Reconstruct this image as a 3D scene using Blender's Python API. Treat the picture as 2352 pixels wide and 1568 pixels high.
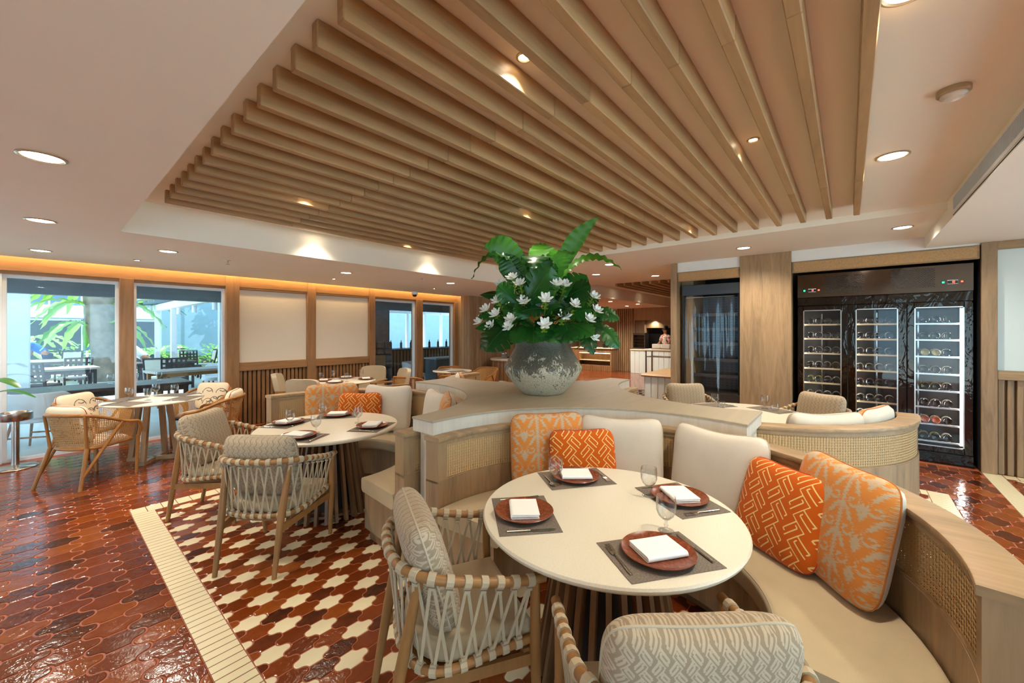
import bpy, math, random
import numpy as np
from mathutils import Vector, Matrix

random.seed(7)
RNG = np.random.default_rng(11)
R = math.radians
PI = math.pi
D = bpy.data
S = bpy.context.scene
COL = S.collection
for _o in list(D.objects):
    D.objects.remove(_o)

# ------------------------------------------------------------------ camera
cam = D.objects.new('camera', D.cameras.new('camera'))
COL.objects.link(cam)
cam.location = (0, 0, 1.6)
cam.rotation_euler = (R(90), 0, R(40.2 - 90))
cam.data.sensor_width = 36
cam.data.lens = 36 * 915 / 2352
cam.data.shift_y = -24 / 2352
cam.data.clip_start = 0.05
cam.data.clip_end = 200
S.camera = cam

# ------------------------------------------------------------------ world, sun, exposure
W = D.worlds.new('world')
S.world = W
W.use_nodes = True
_bg = W.node_tree.nodes['Background']
_bg.inputs[0].default_value = (0.56, 0.84, 1.0, 1)
_bg.inputs[1].default_value = 2.2
S.view_settings.view_transform = 'Standard'
S.view_settings.look = 'None'
S.view_settings.gamma = 1
S.view_settings.use_curve_mapping = False
S.view_settings.exposure = 1.12
S.cycles.max_bounces = 10
S.cycles.diffuse_bounces = 8
S.cycles.glossy_bounces = 4
S.cycles.transmission_bounces = 8
S.cycles.transparent_max_bounces = 16
S.cycles.sample_clamp_indirect = 6
S.cycles.use_denoising = True
S.cycles.caustics_reflective = False
S.cycles.caustics_refractive = False

_sun = D.objects.new('sun', D.lights.new('sun', 'SUN'))
COL.objects.link(_sun)
_sun.data.energy = 6.0
_sun.data.angle = R(2)
_sun.data.color = (1, .96, .88)
_sun.rotation_euler = (R(-12), R(-10), R(0))

# ------------------------------------------------------------------ mesh helpers
class MB:
    """collects geometry; build() links it as one mesh object"""
    def __init__(s, M=None):
        s.v, s.f, s.uv, s.M, s.has_uv, s.mi = [], [], [], M, False, []

    def add(s, verts, faces, uvs=None, mi=0):
        b = len(s.v)
        if s.M is not None:
            verts = [tuple(s.M @ Vector(p)) for p in verts]
        s.v.extend([tuple(p) for p in verts])
        for i, f in enumerate(faces):
            s.f.append(tuple(b + k for k in f))
            s.mi.append(mi)
            if uvs is not None:
                s.has_uv = True
                s.uv.append(uvs[i])
            else:
                s.uv.append([(0, 0)] * len(f))
        return s

    def box(s, x0, x1, y0, y1, z0, z1, mi=0):
        v = [(x, y, z) for x in (x0, x1) for y in (y0, y1) for z in (z0, z1)]
        f = [(0, 1, 3, 2), (4, 6, 7, 5), (0, 4, 5, 1), (2, 3, 7, 6), (0, 2, 6, 4), (1, 5, 7, 3)]
        return s.add(v, f, mi=mi)

    def cbox(s, x0, x1, y0, y1, z0, z1, b=.003, mi=0):
        """box with chamfered edges"""
        b = min(b, (x1 - x0) * .49, (y1 - y0) * .49, (z1 - z0) * .49)
        lo, hi = (x0, y0, z0), (x1, y1, z1)
        v, idx = [], {}
        for sx in (0, 1):
            for sy in (0, 1):
                for sz in (0, 1):
                    sg = (sx, sy, sz)
                    for a in range(3):
                        p = []
                        for k in range(3):
                            c = hi[k] if sg[k] else lo[k]
                            if k != a:
                                c += -b if sg[k] else b
                            p.append(c)
                        idx[(sg, a)] = len(v)
                        v.append(p)
        f = []
        for a in range(3):
            o1, o2 = (a + 1) % 3, (a + 2) % 3
            for sd in (0, 1):
                q = []
                for (i, j) in ((0, 0), (1, 0), (1, 1), (0, 1)):
                    sg = [0, 0, 0]
                    sg[a], sg[o1], sg[o2] = sd, i, j
                    q.append(idx[(tuple(sg), a)])
                f.append(q if sd else q[::-1])
        for a in range(3):          # edges parallel to axis a
            o1, o2 = (a + 1) % 3, (a + 2) % 3
            for i in (0, 1):
                for j in (0, 1):
                    g0, g1 = [0, 0, 0], [0, 0, 0]
                    g0[o1] = g1[o1] = i
                    g0[o2] = g1[o2] = j
                    g1[a] = 1
                    q = [idx[(tuple(g0), o1)], idx[(tuple(g1), o1)], idx[(tuple(g1), o2)], idx[(tuple(g0), o2)]]
                    f.append(q if (i == j) else q[::-1])
        for sg in [(x, y, z) for x in (0, 1) for y in (0, 1) for z in (0, 1)]:
            q = [idx[(sg, 0)], idx[(sg, 1)], idx[(sg, 2)]]
            f.append(q if sum(sg) % 2 else q[::-1])
        return s.add(v, f, mi=mi)

    def bar(s, p, q, w, h, up=(0, 0, 1), mi=0):
        """rectangular bar from p to q, w sideways, h along up"""
        p, q = Vector(p), Vector(q)
        d = (q - p).normalized()
        up = Vector(up)
        if abs(d.dot(up)) > .98:
            up = Vector((1, 0, 0))
        sd = d.cross(up).normalized() * w / 2
        u = sd.cross(d).normalized() * h / 2
        v = [e + a * sd + b * u for e in (p, q) for (a, b) in ((-1, -1), (1, -1), (1, 1), (-1, 1))]
        return s.add(v, [(3, 2, 1, 0), (4, 5, 6, 7), (0, 1, 5, 4), (1, 2, 6, 5), (2, 3, 7, 6), (3, 0, 4, 7)], mi=mi)

    def tube(s, pts, r, n=8, cap=True, closed=False, flat=1.0, mi=0):
        P = [Vector(p) for p in pts]
        m = len(P)
        rr = r if isinstance(r, (list, tuple)) else [r] * m
        T = []
        for i in range(m):
            a = P[(i - 1) % m] if (closed or i > 0) else P[i]
            b = P[(i + 1) % m] if (closed or i < m - 1) else P[i]
            T.append((b - a).normalized())
        ref = Vector((0, 0, 1)) if abs(T[0].z) < .9 else Vector((1, 0, 0))
        N = (ref - T[0] * ref.dot(T[0])).normalized()
        v, f = [], []
        for i in range(m):
            N = (N - T[i] * N.dot(T[i])).normalized()
            B = T[i].cross(N)
            for k in range(n):
                a = 2 * PI * k / n
                v.append(P[i] + (N * math.cos(a) * flat + B * math.sin(a)) * rr[i])
        for i in range(m if closed else m - 1):
            j = (i + 1) % m
            for k in range(n):
                k2 = (k + 1) % n
                f.append((i * n + k, i * n + k2, j * n + k2, j * n + k))
        if cap and not closed:
            f.append(tuple(range(n))[::-1])
            f.append(tuple((m - 1) * n + k for k in range(n)))
        return s.add(v, f, mi=mi)

    def lathe(s, prof, n=24, c=(0, 0, 0), mi=0, a0=0, a1=2 * PI):
        v, f = [], []
        full = abs(a1 - a0 - 2 * PI) < 1e-6
        nn = n if full else n + 1
        for (r, z) in prof:
            for k in range(nn):
                a = a0 + (a1 - a0) * k / n
                v.append((c[0] + r * math.cos(a), c[1] + r * math.sin(a), c[2] + z))
        for i in range(len(prof) - 1):
            for k in range(n):
                k2 = (k + 1) % nn
                f.append((i * nn + k, i * nn + k2, (i + 1) * nn + k2, (i + 1) * nn + k))
        if full:
            if prof[0][0] > 1e-5:
                f.append(tuple(range(nn))[::-1])
            if prof[-1][0] > 1e-5:
                f.append(tuple((len(prof) - 1) * nn + k for k in range(nn)))
        return s.add(v, f, mi=mi)

    def prism(s, poly, z0, z1, b=0, mi=0):
        """vertical prism on a polygon (counter-clockwise), b = top edge chamfer"""
        n = len(poly)
        rings = [[(x, y, z0) for x, y in poly]]
        if b:
            rings.append([(x, y, z1 - b) for x, y in poly])
            rings.append([(x, y, z1) for x, y in inset(poly, b)])
        else:
            rings.append([(x, y, z1) for x, y in poly])
        v = [p for r_ in rings for p in r_]
        f = []
        for i in range(len(rings) - 1):
            for k in range(n):
                k2 = (k + 1) % n
                f.append((i * n + k, i * n + k2, (i + 1) * n + k2, (i + 1) * n + k))
        f.append(tuple(range(n))[::-1])
        f.append(tuple((len(rings) - 1) * n + k for k in range(n)))
        return s.add(v, f, mi=mi)

    def arc(s, c, sec, a0, a1, n, mi=0, cap=True):
        """sweep a closed (r,z) section (counter-clockwise seen with r right, z up) round c; u = metres along, v = metres round the section"""
        m = len(sec)
        v, f, uv = [], [], []
        rm = sum(p[0] for p in sec) / m
        acc = [0]
        for i in range(m):
            p, q = sec[i], sec[(i + 1) % m]
            acc.append(acc[-1] + math.hypot(q[0] - p[0], q[1] - p[1]))
        for i in range(n + 1):
            a = a0 + (a1 - a0) * i / n
            for (r, z) in sec:
                v.append((c[0] + r * math.cos(a), c[1] + r * math.sin(a), z))
        for i in range(n):
            u0, u1 = rm * (a1 - a0) * i / n, rm * (a1 - a0) * (i + 1) / n
            for k in range(m):
                k2 = (k + 1) % m
                f.append((i * m + k, (i + 1) * m + k, (i + 1) * m + k2, i * m + k2)[::-1])
                uv.append([(u0, acc[k]), (u1, acc[k]), (u1, acc[k + 1]), (u0, acc[k + 1])][::-1])
        if cap:
            f.append(tuple(range(m))[::-1])
            uv.append([(p[0], p[1]) for p in sec][::-1])
            f.append(tuple(n * m + k for k in range(m)))
            uv.append([(p[0], p[1]) for p in sec])
        return s.add(v, f, uv, mi=mi)

    def grid(s, fn, nu, nv, mi=0, su=1, sv=1):
        """surface fn(u,v) on [0,1]^2"""
        v = [fn(i / nu, j / nv) for i in range(nu + 1) for j in range(nv + 1)]
        f, uv = [], []
        for i in range(nu):
            for j in range(nv):
                a = i * (nv + 1) + j
                f.append((a, a + nv + 1, a + nv + 2, a + 1))
                uv.append([(i / nu * su, j / nv * sv), ((i + 1) / nu * su, j / nv * sv),
                           ((i + 1) / nu * su, (j + 1) / nv * sv), (i / nu * su, (j + 1) / nv * sv)])
        return s.add(v, f, uv, mi=mi)

    def mesh(s, name, mat, smooth=35):
        me = D.meshes.new(name)
        me.from_pydata(s.v, [], s.f)
        if s.has_uv:
            lay = me.uv_layers.new(name='UVMap')
            flat = [c for fuv in s.uv for p in fuv for c in p]
            lay.data.foreach_set('uv', flat)
        for m in (mat if isinstance(mat, (list, tuple)) else [mat]):
            me.materials.append(m)
        if any(s.mi):
            me.polygons.foreach_set('material_index', s.mi)
        if smooth:
            me.polygons.foreach_set('use_smooth', [True] * len(me.polygons))
            if smooth < 180:
                me.set_sharp_from_angle(angle=R(smooth))
        me.update()
        return me

    def build(s, name, mat, parent=None, smooth=35, loc=None):
        return link(name, s.mesh(name, mat, smooth), parent, loc)


def link(name, data, parent=None, loc=None, rz=0):
    o = D.objects.new(name, data)
    COL.objects.link(o)
    if parent is not None:
        o.parent = parent
    if loc is not None:
        o.location = loc
    if rz:
        o.rotation_euler = (0, 0, rz)
    return o


def tag(o, label=None, cat=None, group=None, kind=None):
    if label: o['label'] = label
    if cat: o['category'] = cat
    if group: o['group'] = group
    if kind: o['kind'] = kind
    return o


def thing(name, label, cat, loc=(0, 0, 0), rz=0, group=None):
    return tag(link(name, None, None, loc, rz), label, cat, group)


def struct(name, loc=(0, 0, 0), label=None):
    return tag(link(name, None, None, loc), label, kind='structure')


def copy_tree(o, loc=None, rz=None, label=None, group=None, parent=None):
    c = o.copy()
    COL.objects.link(c)
    c.parent = parent
    if loc is not None: c.location = loc
    if rz is not None: c.rotation_euler = (0, 0, rz)
    if label: c['label'] = label
    if group: c['group'] = group
    for ch in o.children:
        copy_tree(ch, parent=c)
    return c


def inset(poly, d):
    n = len(poly)
    out = []
    for i in range(n):
        p0, p1, p2 = poly[i - 1], poly[i], poly[(i + 1) % n]
        e1 = (p1[0] - p0[0], p1[1] - p0[1])
        e2 = (p2[0] - p1[0], p2[1] - p1[1])
        l1, l2 = math.hypot(*e1) or 1e-9, math.hypot(*e2) or 1e-9
        n1, n2 = (-e1[1] / l1, e1[0] / l1), (-e2[1] / l2, e2[0] / l2)
        bx, by = n1[0] + n2[0], n1[1] + n2[1]
        dd = max(.6, (bx * bx + by * by) / 2)
        out.append((p1[0] + bx * d / dd, p1[1] + by * d / dd))
    return out


ORD = ['first', 'second', 'third', 'fourth', 'fifth', 'sixth', 'seventh', 'eighth', 'ninth', 'tenth', 'eleventh', 'twelfth',
       'thirteenth', 'fourteenth', 'fifteenth', 'sixteenth', 'seventeenth', 'eighteenth', 'nineteenth', 'twentieth',
       'twenty-first', 'twenty-second', 'twenty-third']


def rotm(rx=0, ry=0, rz=0, loc=(0, 0, 0)):
    return Matrix.Translation(loc) @ Matrix.Rotation(rz, 4, 'Z') @ Matrix.Rotation(ry, 4, 'Y') @ Matrix.Rotation(rx, 4, 'X')


# ------------------------------------------------------------------ materials
def srgb(r, g, b):
    f = lambda c: (c / 255 / 12.92) if c / 255 <= .04045 else ((c / 255 + .055) / 1.055) ** 2.4
    return (f(r), f(g), f(b), 1)


class NT:
    def __init__(s, name):
        s.m = D.materials.new(name)
        s.m.use_nodes = True
        s.t = s.m.node_tree
        s.b = s.t.nodes['Principled BSDF']
        s.out = s.t.nodes['Material Output']

    def n(s, kind, **kw):
        nd = s.t.nodes.new('ShaderNode' + kind)
        for k, v in kw.items():
            if hasattr(nd, k):
                setattr(nd, k, v)
        return nd

    def l(s, a, b):
        s.t.links.new(a, b)

    def math(s, op, a, b=None, clamp=False):
        nd = s.n('Math', operation=op)
        nd.use_clamp = clamp
        for i, x in enumerate((a, b)):
            if x is None: continue
            if isinstance(x, (int, float)): nd.inputs[i].default_value = x
            else: s.l(x, nd.inputs[i])
        return nd.outputs[0]

    def coord(s, kind='Object', scale=(1, 1, 1), rot=(0, 0, 0), loc=(0, 0, 0)):
        tc = s.n('TexCoord')
        mp = s.n('Mapping')
        s.l(tc.outputs[kind], mp.inputs[0])
        mp.inputs[1].default_value = loc
        mp.inputs[2].default_value = rot
        mp.inputs[3].default_value = scale
        return mp.outputs[0]

    def noise(s, vec, scale=5, detail=3, rough=.5, dist=0):
        nd = s.n('TexNoise')
        if vec is not None: s.l(vec, nd.inputs['Vector'])
        nd.inputs['Scale'].default_value = scale
        nd.inputs['Detail'].default_value = detail
        nd.inputs['Roughness'].default_value = rough
        nd.inputs['Distortion'].default_value = dist
        return nd.outputs[0]

    def ramp(s, fac, stops, interp='LINEAR'):
        nd = s.n('ValToRGB')
        cr = nd.color_ramp
        cr.interpolation = interp
        while len(cr.elements) < len(stops):
            cr.elements.new(.5)
        for e, (p, c) in zip(cr.elements, stops):
            e.position = p
            e.color = c
        s.l(fac, nd.inputs[0])
        return nd.outputs[0]

    def mix(s, fac, a, b):
        nd = s.n('Mix', data_type='RGBA')
        for sock, x in ((nd.inputs[0], fac), (nd.inputs[6], a), (nd.inputs[7], b)):
            if isinstance(x, (int, float)): sock.default_value = x
            elif isinstance(x, tuple): sock.default_value = x
            else: s.l(x, sock)
        return nd.outputs[2]

    def bump(s, h, strength=.2, dist=.01):
        nd = s.n('Bump')
        nd.inputs['Strength'].default_value = strength
        nd.inputs['Distance'].default_value = dist
        s.l(h, nd.inputs['Height'])
        s.l(nd.outputs[0], s.b.inputs['Normal'])

    def col(s, x):
        if isinstance(x, tuple): s.b.inputs['Base Color'].default_value = x
        else: s.l(x, s.b.inputs['Base Color'])
        return s

    def set(s, rough=None, metal=None, spec=None, emis=None, es=None, trans=None, sheen=None, coat=None):
        i = s.b.inputs
        if rough is not None: i['Roughness'].default_value = rough
        if metal is not None: i['Metallic'].default_value = metal
        if spec is not None: i['Specular IOR Level'].default_value = spec
        if emis is not None:
            i['Emission Color'].default_value = emis
            i['Emission Strength'].default_value = es
        if trans is not None: i['Transmission Weight'].default_value = trans
        if sheen is not None: i['Sheen Weight'].default_value = sheen
        if coat is not None: i['Coat Weight'].default_value = coat
        return s


def plain(name, c, rough=.5, metal=0, var=.06, vs=6, **kw):
    t = NT(name)
    if var:
        nz = t.noise(t.coord(), vs, 3)
        d = tuple(x * (1 - var) for x in c[:3]) + (1,)
        e = tuple(min(1, x * (1 + var)) for x in c[:3]) + (1,)
        t.col(t.ramp(nz, [(.3, d), (.7, e)]))
    else:
        t.col(c)
    t.set(rough=rough, metal=metal, **kw)
    return t.m


def wood(name, c, axis='Z', rough=.42, contrast=.32, tilt=0, per_object=.10):
    """oak-like grain running along axis"""
    t = NT(name)
    sc = {'X': (.9, 9, 9), 'Y': (9, .9, 9), 'Z': (9, 9, .9)}[axis]
    tc = t.n('TexCoord')
    oi = t.n('ObjectInfo')
    add = t.n('VectorMath', operation='ADD')
    cmb = t.n('CombineXYZ')
    for k in range(3):
        t.l(t.math('MULTIPLY', oi.outputs['Random'], 7.3 + k * 3.1), cmb.inputs[k])
    t.l(tc.outputs['Object'], add.inputs[0])
    t.l(cmb.outputs[0], add.inputs[1])
    mp = t.n('Mapping')
    t.l(add.outputs[0], mp.inputs[0])
    mp.inputs[3].default_value = sc
    n1 = t.noise(mp.outputs[0], 1.1, 4, .6, 1.3)
    n2 = t.noise(mp.outputs[0], 7, 3, .6, .3)
    f = t.math('ADD', t.math('MULTIPLY', n1, .75), t.math('MULTIPLY', n2, .25))
    dk = tuple(x * (1 - contrast) for x in c[:3]) + (1,)
    lt = tuple(min(1, x * (1 + contrast * .75)) for x in c[:3]) + (1,)
    base = t.ramp(f, [(.32, dk), (.5, c), (.68, lt)])
    hsv = t.n('HueSaturation')
    t.l(base, hsv.inputs['Color'])
    t.l(t.math('ADD', t.math('MULTIPLY', oi.outputs['Random'], per_object * 2), 1 - per_object), hsv.inputs['Value'])
    t.col(hsv.outputs[0])
    t.set(rough=rough, spec=.35)
    t.bump(n2, .08, .002)
    return t.m


def fabric(name, c, scale=420, rough=.9, var=.1, bump=.25):
    t = NT(name)
    v = t.coord()
    nz = t.noise(v, scale, 2, .7)
    big = t.noise(v, 9, 2)
    f = t.math('ADD', t.math('MULTIPLY', nz, .7), t.math('MULTIPLY', big, .3))
    t.col(t.ramp(f, [(.3, tuple(x * (1 - var) for x in c[:3]) + (1,)), (.7, tuple(min(1, x * (1 + var)) for x in c[:3]) + (1,))]))
    t.set(rough=rough, spec=.15, sheen=.15)
    t.bump(nz, bump, .002)
    return t.m


def emit(name, c, s):
    t = NT(name)
    t.col((0, 0, 0, 1)).set(rough=.6, emis=c, es=s)
    return t.m


def glassy(name, tint=(1, 1, 1, 1), ior=1.45, refl=1.0):
    """thin clear glass: clear by straight transmission, mirror by Fresnel"""
    t = NT(name)
    tr, gl, fr, mx = t.n('BsdfTransparent'), t.n('BsdfGlossy'), t.n('LayerWeight'), t.n('MixShader')
    tr.inputs[0].default_value = tint
    gl.inputs['Roughness'].default_value = .02
    fr.inputs[0].default_value = .5
    t.l(t.math('ADD', t.math('MULTIPLY', t.math('POWER', fr.outputs['Facing'], 2.6),   .85 * refl), .05 * refl, True), mx.inputs[0])
    t.l(tr.outputs[0], mx.inputs[1])
    t.l(gl.outputs[0], mx.inputs[2])
    t.l(mx.outputs[0], t.out.inputs[0])
    return t.m


def cane(name, c, pitch=.019, hole=.40):
    """woven cane sheet: UV in metres, small octagonal holes"""
    t = NT(name)
    tc = t.n('TexCoord')
    mp = t.n('Mapping')
    t.l(tc.outputs['UV'], mp.inputs[0])
    mp.inputs[3].default_value = (1 / pitch, 1 / pitch, 1)
    sp = t.n('SeparateXYZ')
    t.l(mp.outputs[0], sp.inputs[0])
    fx = t.math('ABSOLUTE', t.math('SUBTRACT', t.math('FRACT', sp.outputs[0]), .5))
    fy = t.math('ABSOLUTE', t.math('SUBTRACT', t.math('FRACT', sp.outputs[1]), .5))
    m1 = t.math('MAXIMUM', fx, fy)
    m2 = t.math('MULTIPLY', t.math('ADD', fx, fy), .72)
    d = t.math('MAXIMUM', m1, m2)
    a = t.math('GREATER_THAN', d, hole * .72)
    rim_shade = t.math('MULTIPLY', d, 1.6)
    t.col(t.ramp(rim_shade, [(.35, tuple(x * .62 for x in c[:3]) + (1,)), (.8, c)]))  # shading of the strand edges put into the colour towards the holes
    t.l(a, t.b.inputs['Alpha'])
    t.set(rough=.5, spec=.3)
    return t.m


def patterned(name, ground, line, attr='pat', rough=.85, jit=.12, scale=500):
    """two-colour woven pattern driven by the point attribute attr"""
    t = NT(name)
    at = t.n('Attribute', attribute_name=attr)
    nz = t.noise(t.coord(), scale, 2, .7)
    f = t.math('ADD', at.outputs['Fac'], t.math('MULTIPLY', t.math('SUBTRACT', nz, .5), jit * 2))
    c = t.ramp(f, [(.42, ground), (.58, line)])
    t.col(t.mix(t.math('MULTIPLY', nz, .35), c, tuple(x * .72 for x in ground[:3]) + (1,)))
    t.set(rough=rough, spec=.15, sheen=.1)
    t.bump(t.math('ADD', f, nz), .25, .002)
    return t.m


OAK = srgb(176, 142, 106)
M = {}
M['beam'] = wood('oak_beam', srgb(172, 139, 98), 'X', contrast=.22)
M['oak_v'] = wood('oak_upright', srgb(156, 127, 94), 'Z')
M['oak_pale'] = wood('oak_pale', srgb(164, 134, 98), 'Z', contrast=.2)
M['oak_x'] = wood('oak_along_x', srgb(166, 132, 92), 'X')
M['oak_y'] = wood('oak_along_y', srgb(160, 130, 94), 'Y')
M['honey_v'] = wood('honey_upright', srgb(148, 108, 70), 'Z', contrast=.26)
M['honey_x'] = wood('honey_along_x', srgb(156, 114, 72), 'X', contrast=.26)
M['chairwood'] = wood('chair_wood', srgb(150, 106, 60), 'Z', contrast=.2)
M['rattan'] = wood('rattan_pole', srgb(164, 110, 54), 'Z', contrast=.25, rough=.35)
M['tablewood'] = wood('table_slat_wood', srgb(128, 90, 58), 'Z', contrast=.25)
M['white'] = plain('ceiling_paint', srgb(242, 236, 220), .7, var=.015, vs=1.5)
M['wallwhite'] = plain('wall_paint', srgb(232, 230, 224), .7, var=.015)
M['cream_panel'] = plain('cream_wall_panel', srgb(226, 214, 194), .75, var=.02, vs=40)
M['pale_panel'] = plain('pale_glass_panel', srgb(214, 224, 218), .35, var=.01)
M['travertine'] = wood('pale_travertine', srgb(206, 196, 178), 'Z', contrast=.10, per_object=0)
M['counter'] = wood('counter_stone', srgb(168, 154, 130), 'X', contrast=.08, rough=.5, per_object=0)
M['grout'] = plain('terracotta_grout', srgb(168, 88, 52), .6, var=.1)
M['joint'] = plain('brown_joint', srgb(132, 76, 50), .8, var=.1)
M['creamtile'] = plain('cream_tile', srgb(232, 216, 176), .3, var=.04, spec=.5)
M['linen'] = fabric('linen_cream', srgb(210, 196, 176))
M['linen_seat'] = fabric('linen_seat', srgb(186, 166, 132))
M['piping'] = fabric('piping_cream', srgb(188, 172, 146))
M['piping_grey'] = fabric('piping_grey', srgb(186, 170, 144))
M['piping_rust'] = fabric('piping_rust', srgb(178, 62, 20))
M['piping_amber'] = fabric('piping_amber', srgb(176, 104, 44))
M['cord'] = fabric('rope_tape', srgb(184, 166, 136), 700, bump=.4)
M['tabletop'] = plain('terrazzo_top', srgb(222, 211, 188), .32, var=.05, vs=160, spec=.4)
M['steel'] = plain('brushed_steel', srgb(200, 196, 190), .22, 1, var=.04)
M['cutlery'] = plain('cutlery_steel', srgb(214, 208, 198), .2, 1, var=0)
M['black'] = plain('black_lacquer', srgb(22, 22, 24), .3, var=0)
M['nichedark'] = plain('niche_dark', srgb(16, 16, 18), .6, var=0)
M['whitemetal'] = plain('white_metal', srgb(232, 234, 236), .4, var=.02)
M['glass'] = glassy('clear_glass', (.97, .975, .975, 1), 1.5, 1.1)
M['winglass'] = glassy('window_glass', (.93, .97, 1, 1), 1.5, .8)
M['fridgeglass'] = glassy('cabinet_glass', (.94, .95, .96, 1), 1.5, .45)
M['napkin'] = fabric('napkin_white', srgb(246, 242, 232), 600, var=.03, bump=.1)
M['cane'] = cane('cane_weave', srgb(208, 170, 118), .019, .47)
M['cane_chair'] = cane('cane_chair_weave', srgb(204, 154, 92), .02, .44)
M['lamp'] = emit('downlight_glow', (1, .92, .78, 1), 11)
M['spotlamp'] = emit('spot_glow', (1, .8, .55, 1), 30)
M['patiodark'] = plain('patio_dark_wood', srgb(48, 50, 56), .45, var=.1)
M['lampring'] = plain('downlight_ring', srgb(176, 160, 130), .3, .6, var=0)


def _tilemat(name, src):
    t = NT(name)
    oi = t.n('ObjectInfo') if src == 'obj' else t.n('NewGeometry')
    rnd = oi.outputs['Random'] if src == 'obj' else oi.outputs['Random Per Island']
    v = t.coord()
    nz = t.noise(v, 14, 4, .6, .6)
    f = t.math('ADD', t.math('MULTIPLY', rnd, .62), t.math('MULTIPLY', nz, .38))
    t.col(t.ramp(f, [(.16, srgb(58, 30, 20)), (.34, srgb(102, 43, 16)), (.62, srgb(124, 54, 17)), (.86, srgb(148, 78, 28))]))
    t.set(spec=.42)
    t.l(t.math('ADD', t.math('MULTIPLY', nz, .08), .07), t.b.inputs['Roughness'])
    t.bump(t.noise(v, 30, 3, .55, .8), .30, .006)
    return t.m


M['redtile'] = _tilemat('terracotta_tile', 'obj')
M['redfield'] = _tilemat('terracotta_field', 'island')


# ------------------------------------------------------------------ ceiling lamps (each with its own light)
def downlight(x, y, z, label, r=.075, power=55, spot=150, group='round recessed downlights', ring=.016, blend=.9, lampmat='lamp', color=(1, .92, .77)):
    t = thing('recessed_downlight', label, 'ceiling light', (x, y, z), group=group)
    g = MB().lathe([(r + ring, 0), (r + ring, -.004), (r + ring * .4, -.008), (r, -.003), (r * .96, .0005)], 28)
    g.build('trim_ring', M['lampring'], t)
    d = MB().lathe([(0, .0), (r * .97, .0)], 28)
    d.f = [f[::-1] for f in d.f]
    d.build('lens', M[lampmat], t).location = (0, 0, -.0025)
    L = D.objects.new('lamp', D.lights.new('downlight', 'SPOT'))
    COL.objects.link(L)
    L.parent = t
    L.location = (0, 0, -.03)
    L.data.energy = power
    L.data.color = color
    L.data.spot_size = R(spot)
    L.data.spot_blend = blend
    L.data.shadow_soft_size = r * .7
    return t

# ================================================================== FLOOR
FX, FY = math.cos(R(40.2)), math.sin(R(40.2))


def project(x, y, z):
    d = x * FX + y * FY
    l = x * FY - y * FX
    if d < .05:
        return None
    return 1176 + 915 * l / d, 760 + 915 * (1.6 - z) / d, d


def lantern(s2, t, w2, n=8):
    """provencal tile outline: straight sides along x, wavy ends"""
    sm = lambda a: .5 - .5 * math.cos(PI * a)
    pts = []
    q = [(s2 + t * sm(k / n), w2 * (1 - k / n - .115 * math.sin(2 * PI * k / n))) for k in range(n + 1)]          # corner (s2,w2) -> tip (s2+t,0)
    right = q + [(x, -y) for x, y in q[-2::-1]]
    left = [(-x, y) for x, y in right]
    pts = right[::-1] + left                                                 # ccw: bottom-right up ... then left down
    return pts


def clip(poly, axis, lim, keep_less):
    out = []
    n = len(poly)
    ins = lambda p: (p[axis] <= lim) if keep_less else (p[axis] >= lim)
    for i in range(n):
        a, b = poly[i - 1], poly[i]
        ia, ib = ins(a), ins(b)
        if ia != ib:
            t = (lim - a[axis]) / (b[axis] - a[axis])
            out.append((a[0] + t * (b[0] - a[0]), a[1] + t * (b[1] - a[1])))
        if ib:
            out.append(b)
    return out


def area(p):
    return .5 * sum(p[i - 1][0] * p[i][1] - p[i][0] * p[i - 1][1] for i in range(len(p)))


def dedupe(p, eps=.0015):
    out = []
    for q in p:
        if not out or math.hypot(q[0] - out[-1][0], q[1] - out[-1][1]) > eps:
            out.append(q)
    while len(out) > 2 and math.hypot(out[0][0] - out[-1][0], out[0][1] - out[-1][1]) < eps:
        out.pop()
    return out


def tile_geo(mb, poly, gap=.006, bev=.004, depth=.007):
    p = inset(poly, gap / 2)
    p2 = inset(p, bev)
    if area(p2) < .25 * area(poly) or area(inset(p2, .004)) < 0:
        return
    n = len(p)
    v = [(x, y, -depth) for x, y in p] + [(x, y, -bev * .4) for x, y in p] + [(x, y, 0) for x, y in p2]
    f = []
    for r in range(2):
        for k in range(n):
            k2 = (k + 1) % n
            f.append((r * n + k, r * n + k2, (r + 1) * n + k2, (r + 1) * n + k))
    f.append(tuple(2 * n + k for k in range(n)))
    mb.add(v, f)


def lay(parent, cells, proto, mat_one, mat_field, name, field_name, limit=300):
    """cells: (cx, cy, poly_world or None if whole).  The nearest in view become objects, the rest one joined part"""
    seen, rest = [], []
    for c in cells:
        q = project(c[0], c[1], 0)
        if q and -60 < q[0] < 2412 and q[1] < 1640:
            seen.append((q[2], c))
        else:
            rest.append(c)
    seen.sort(key=lambda e: e[0])
    rest += [c for _, c in seen[limit:]]
    for _, (cx, cy, poly) in seen[:limit]:
        if poly is None:
            link(name, proto, parent, (cx, cy, 0))
        else:
            mb = MB()
            tile_geo(mb, [(x - cx, y - cy) for x, y in poly])
            o = mb.build(name, mat_one, parent, 0, (cx, cy, 0))
    return rest


PX0, PX1, PY0, PY1 = .511, 5.75, -.75, 4.90       # patterned field with its border
BW = .151
floor = MB().box(-4.2, 16.2, -3.6, 8.0, -.12, -.0022).build('floor', M['grout'], None, 0)
tag(floor, 'glossy terracotta floor of wavy lantern tiles', kind='structure')

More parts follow.
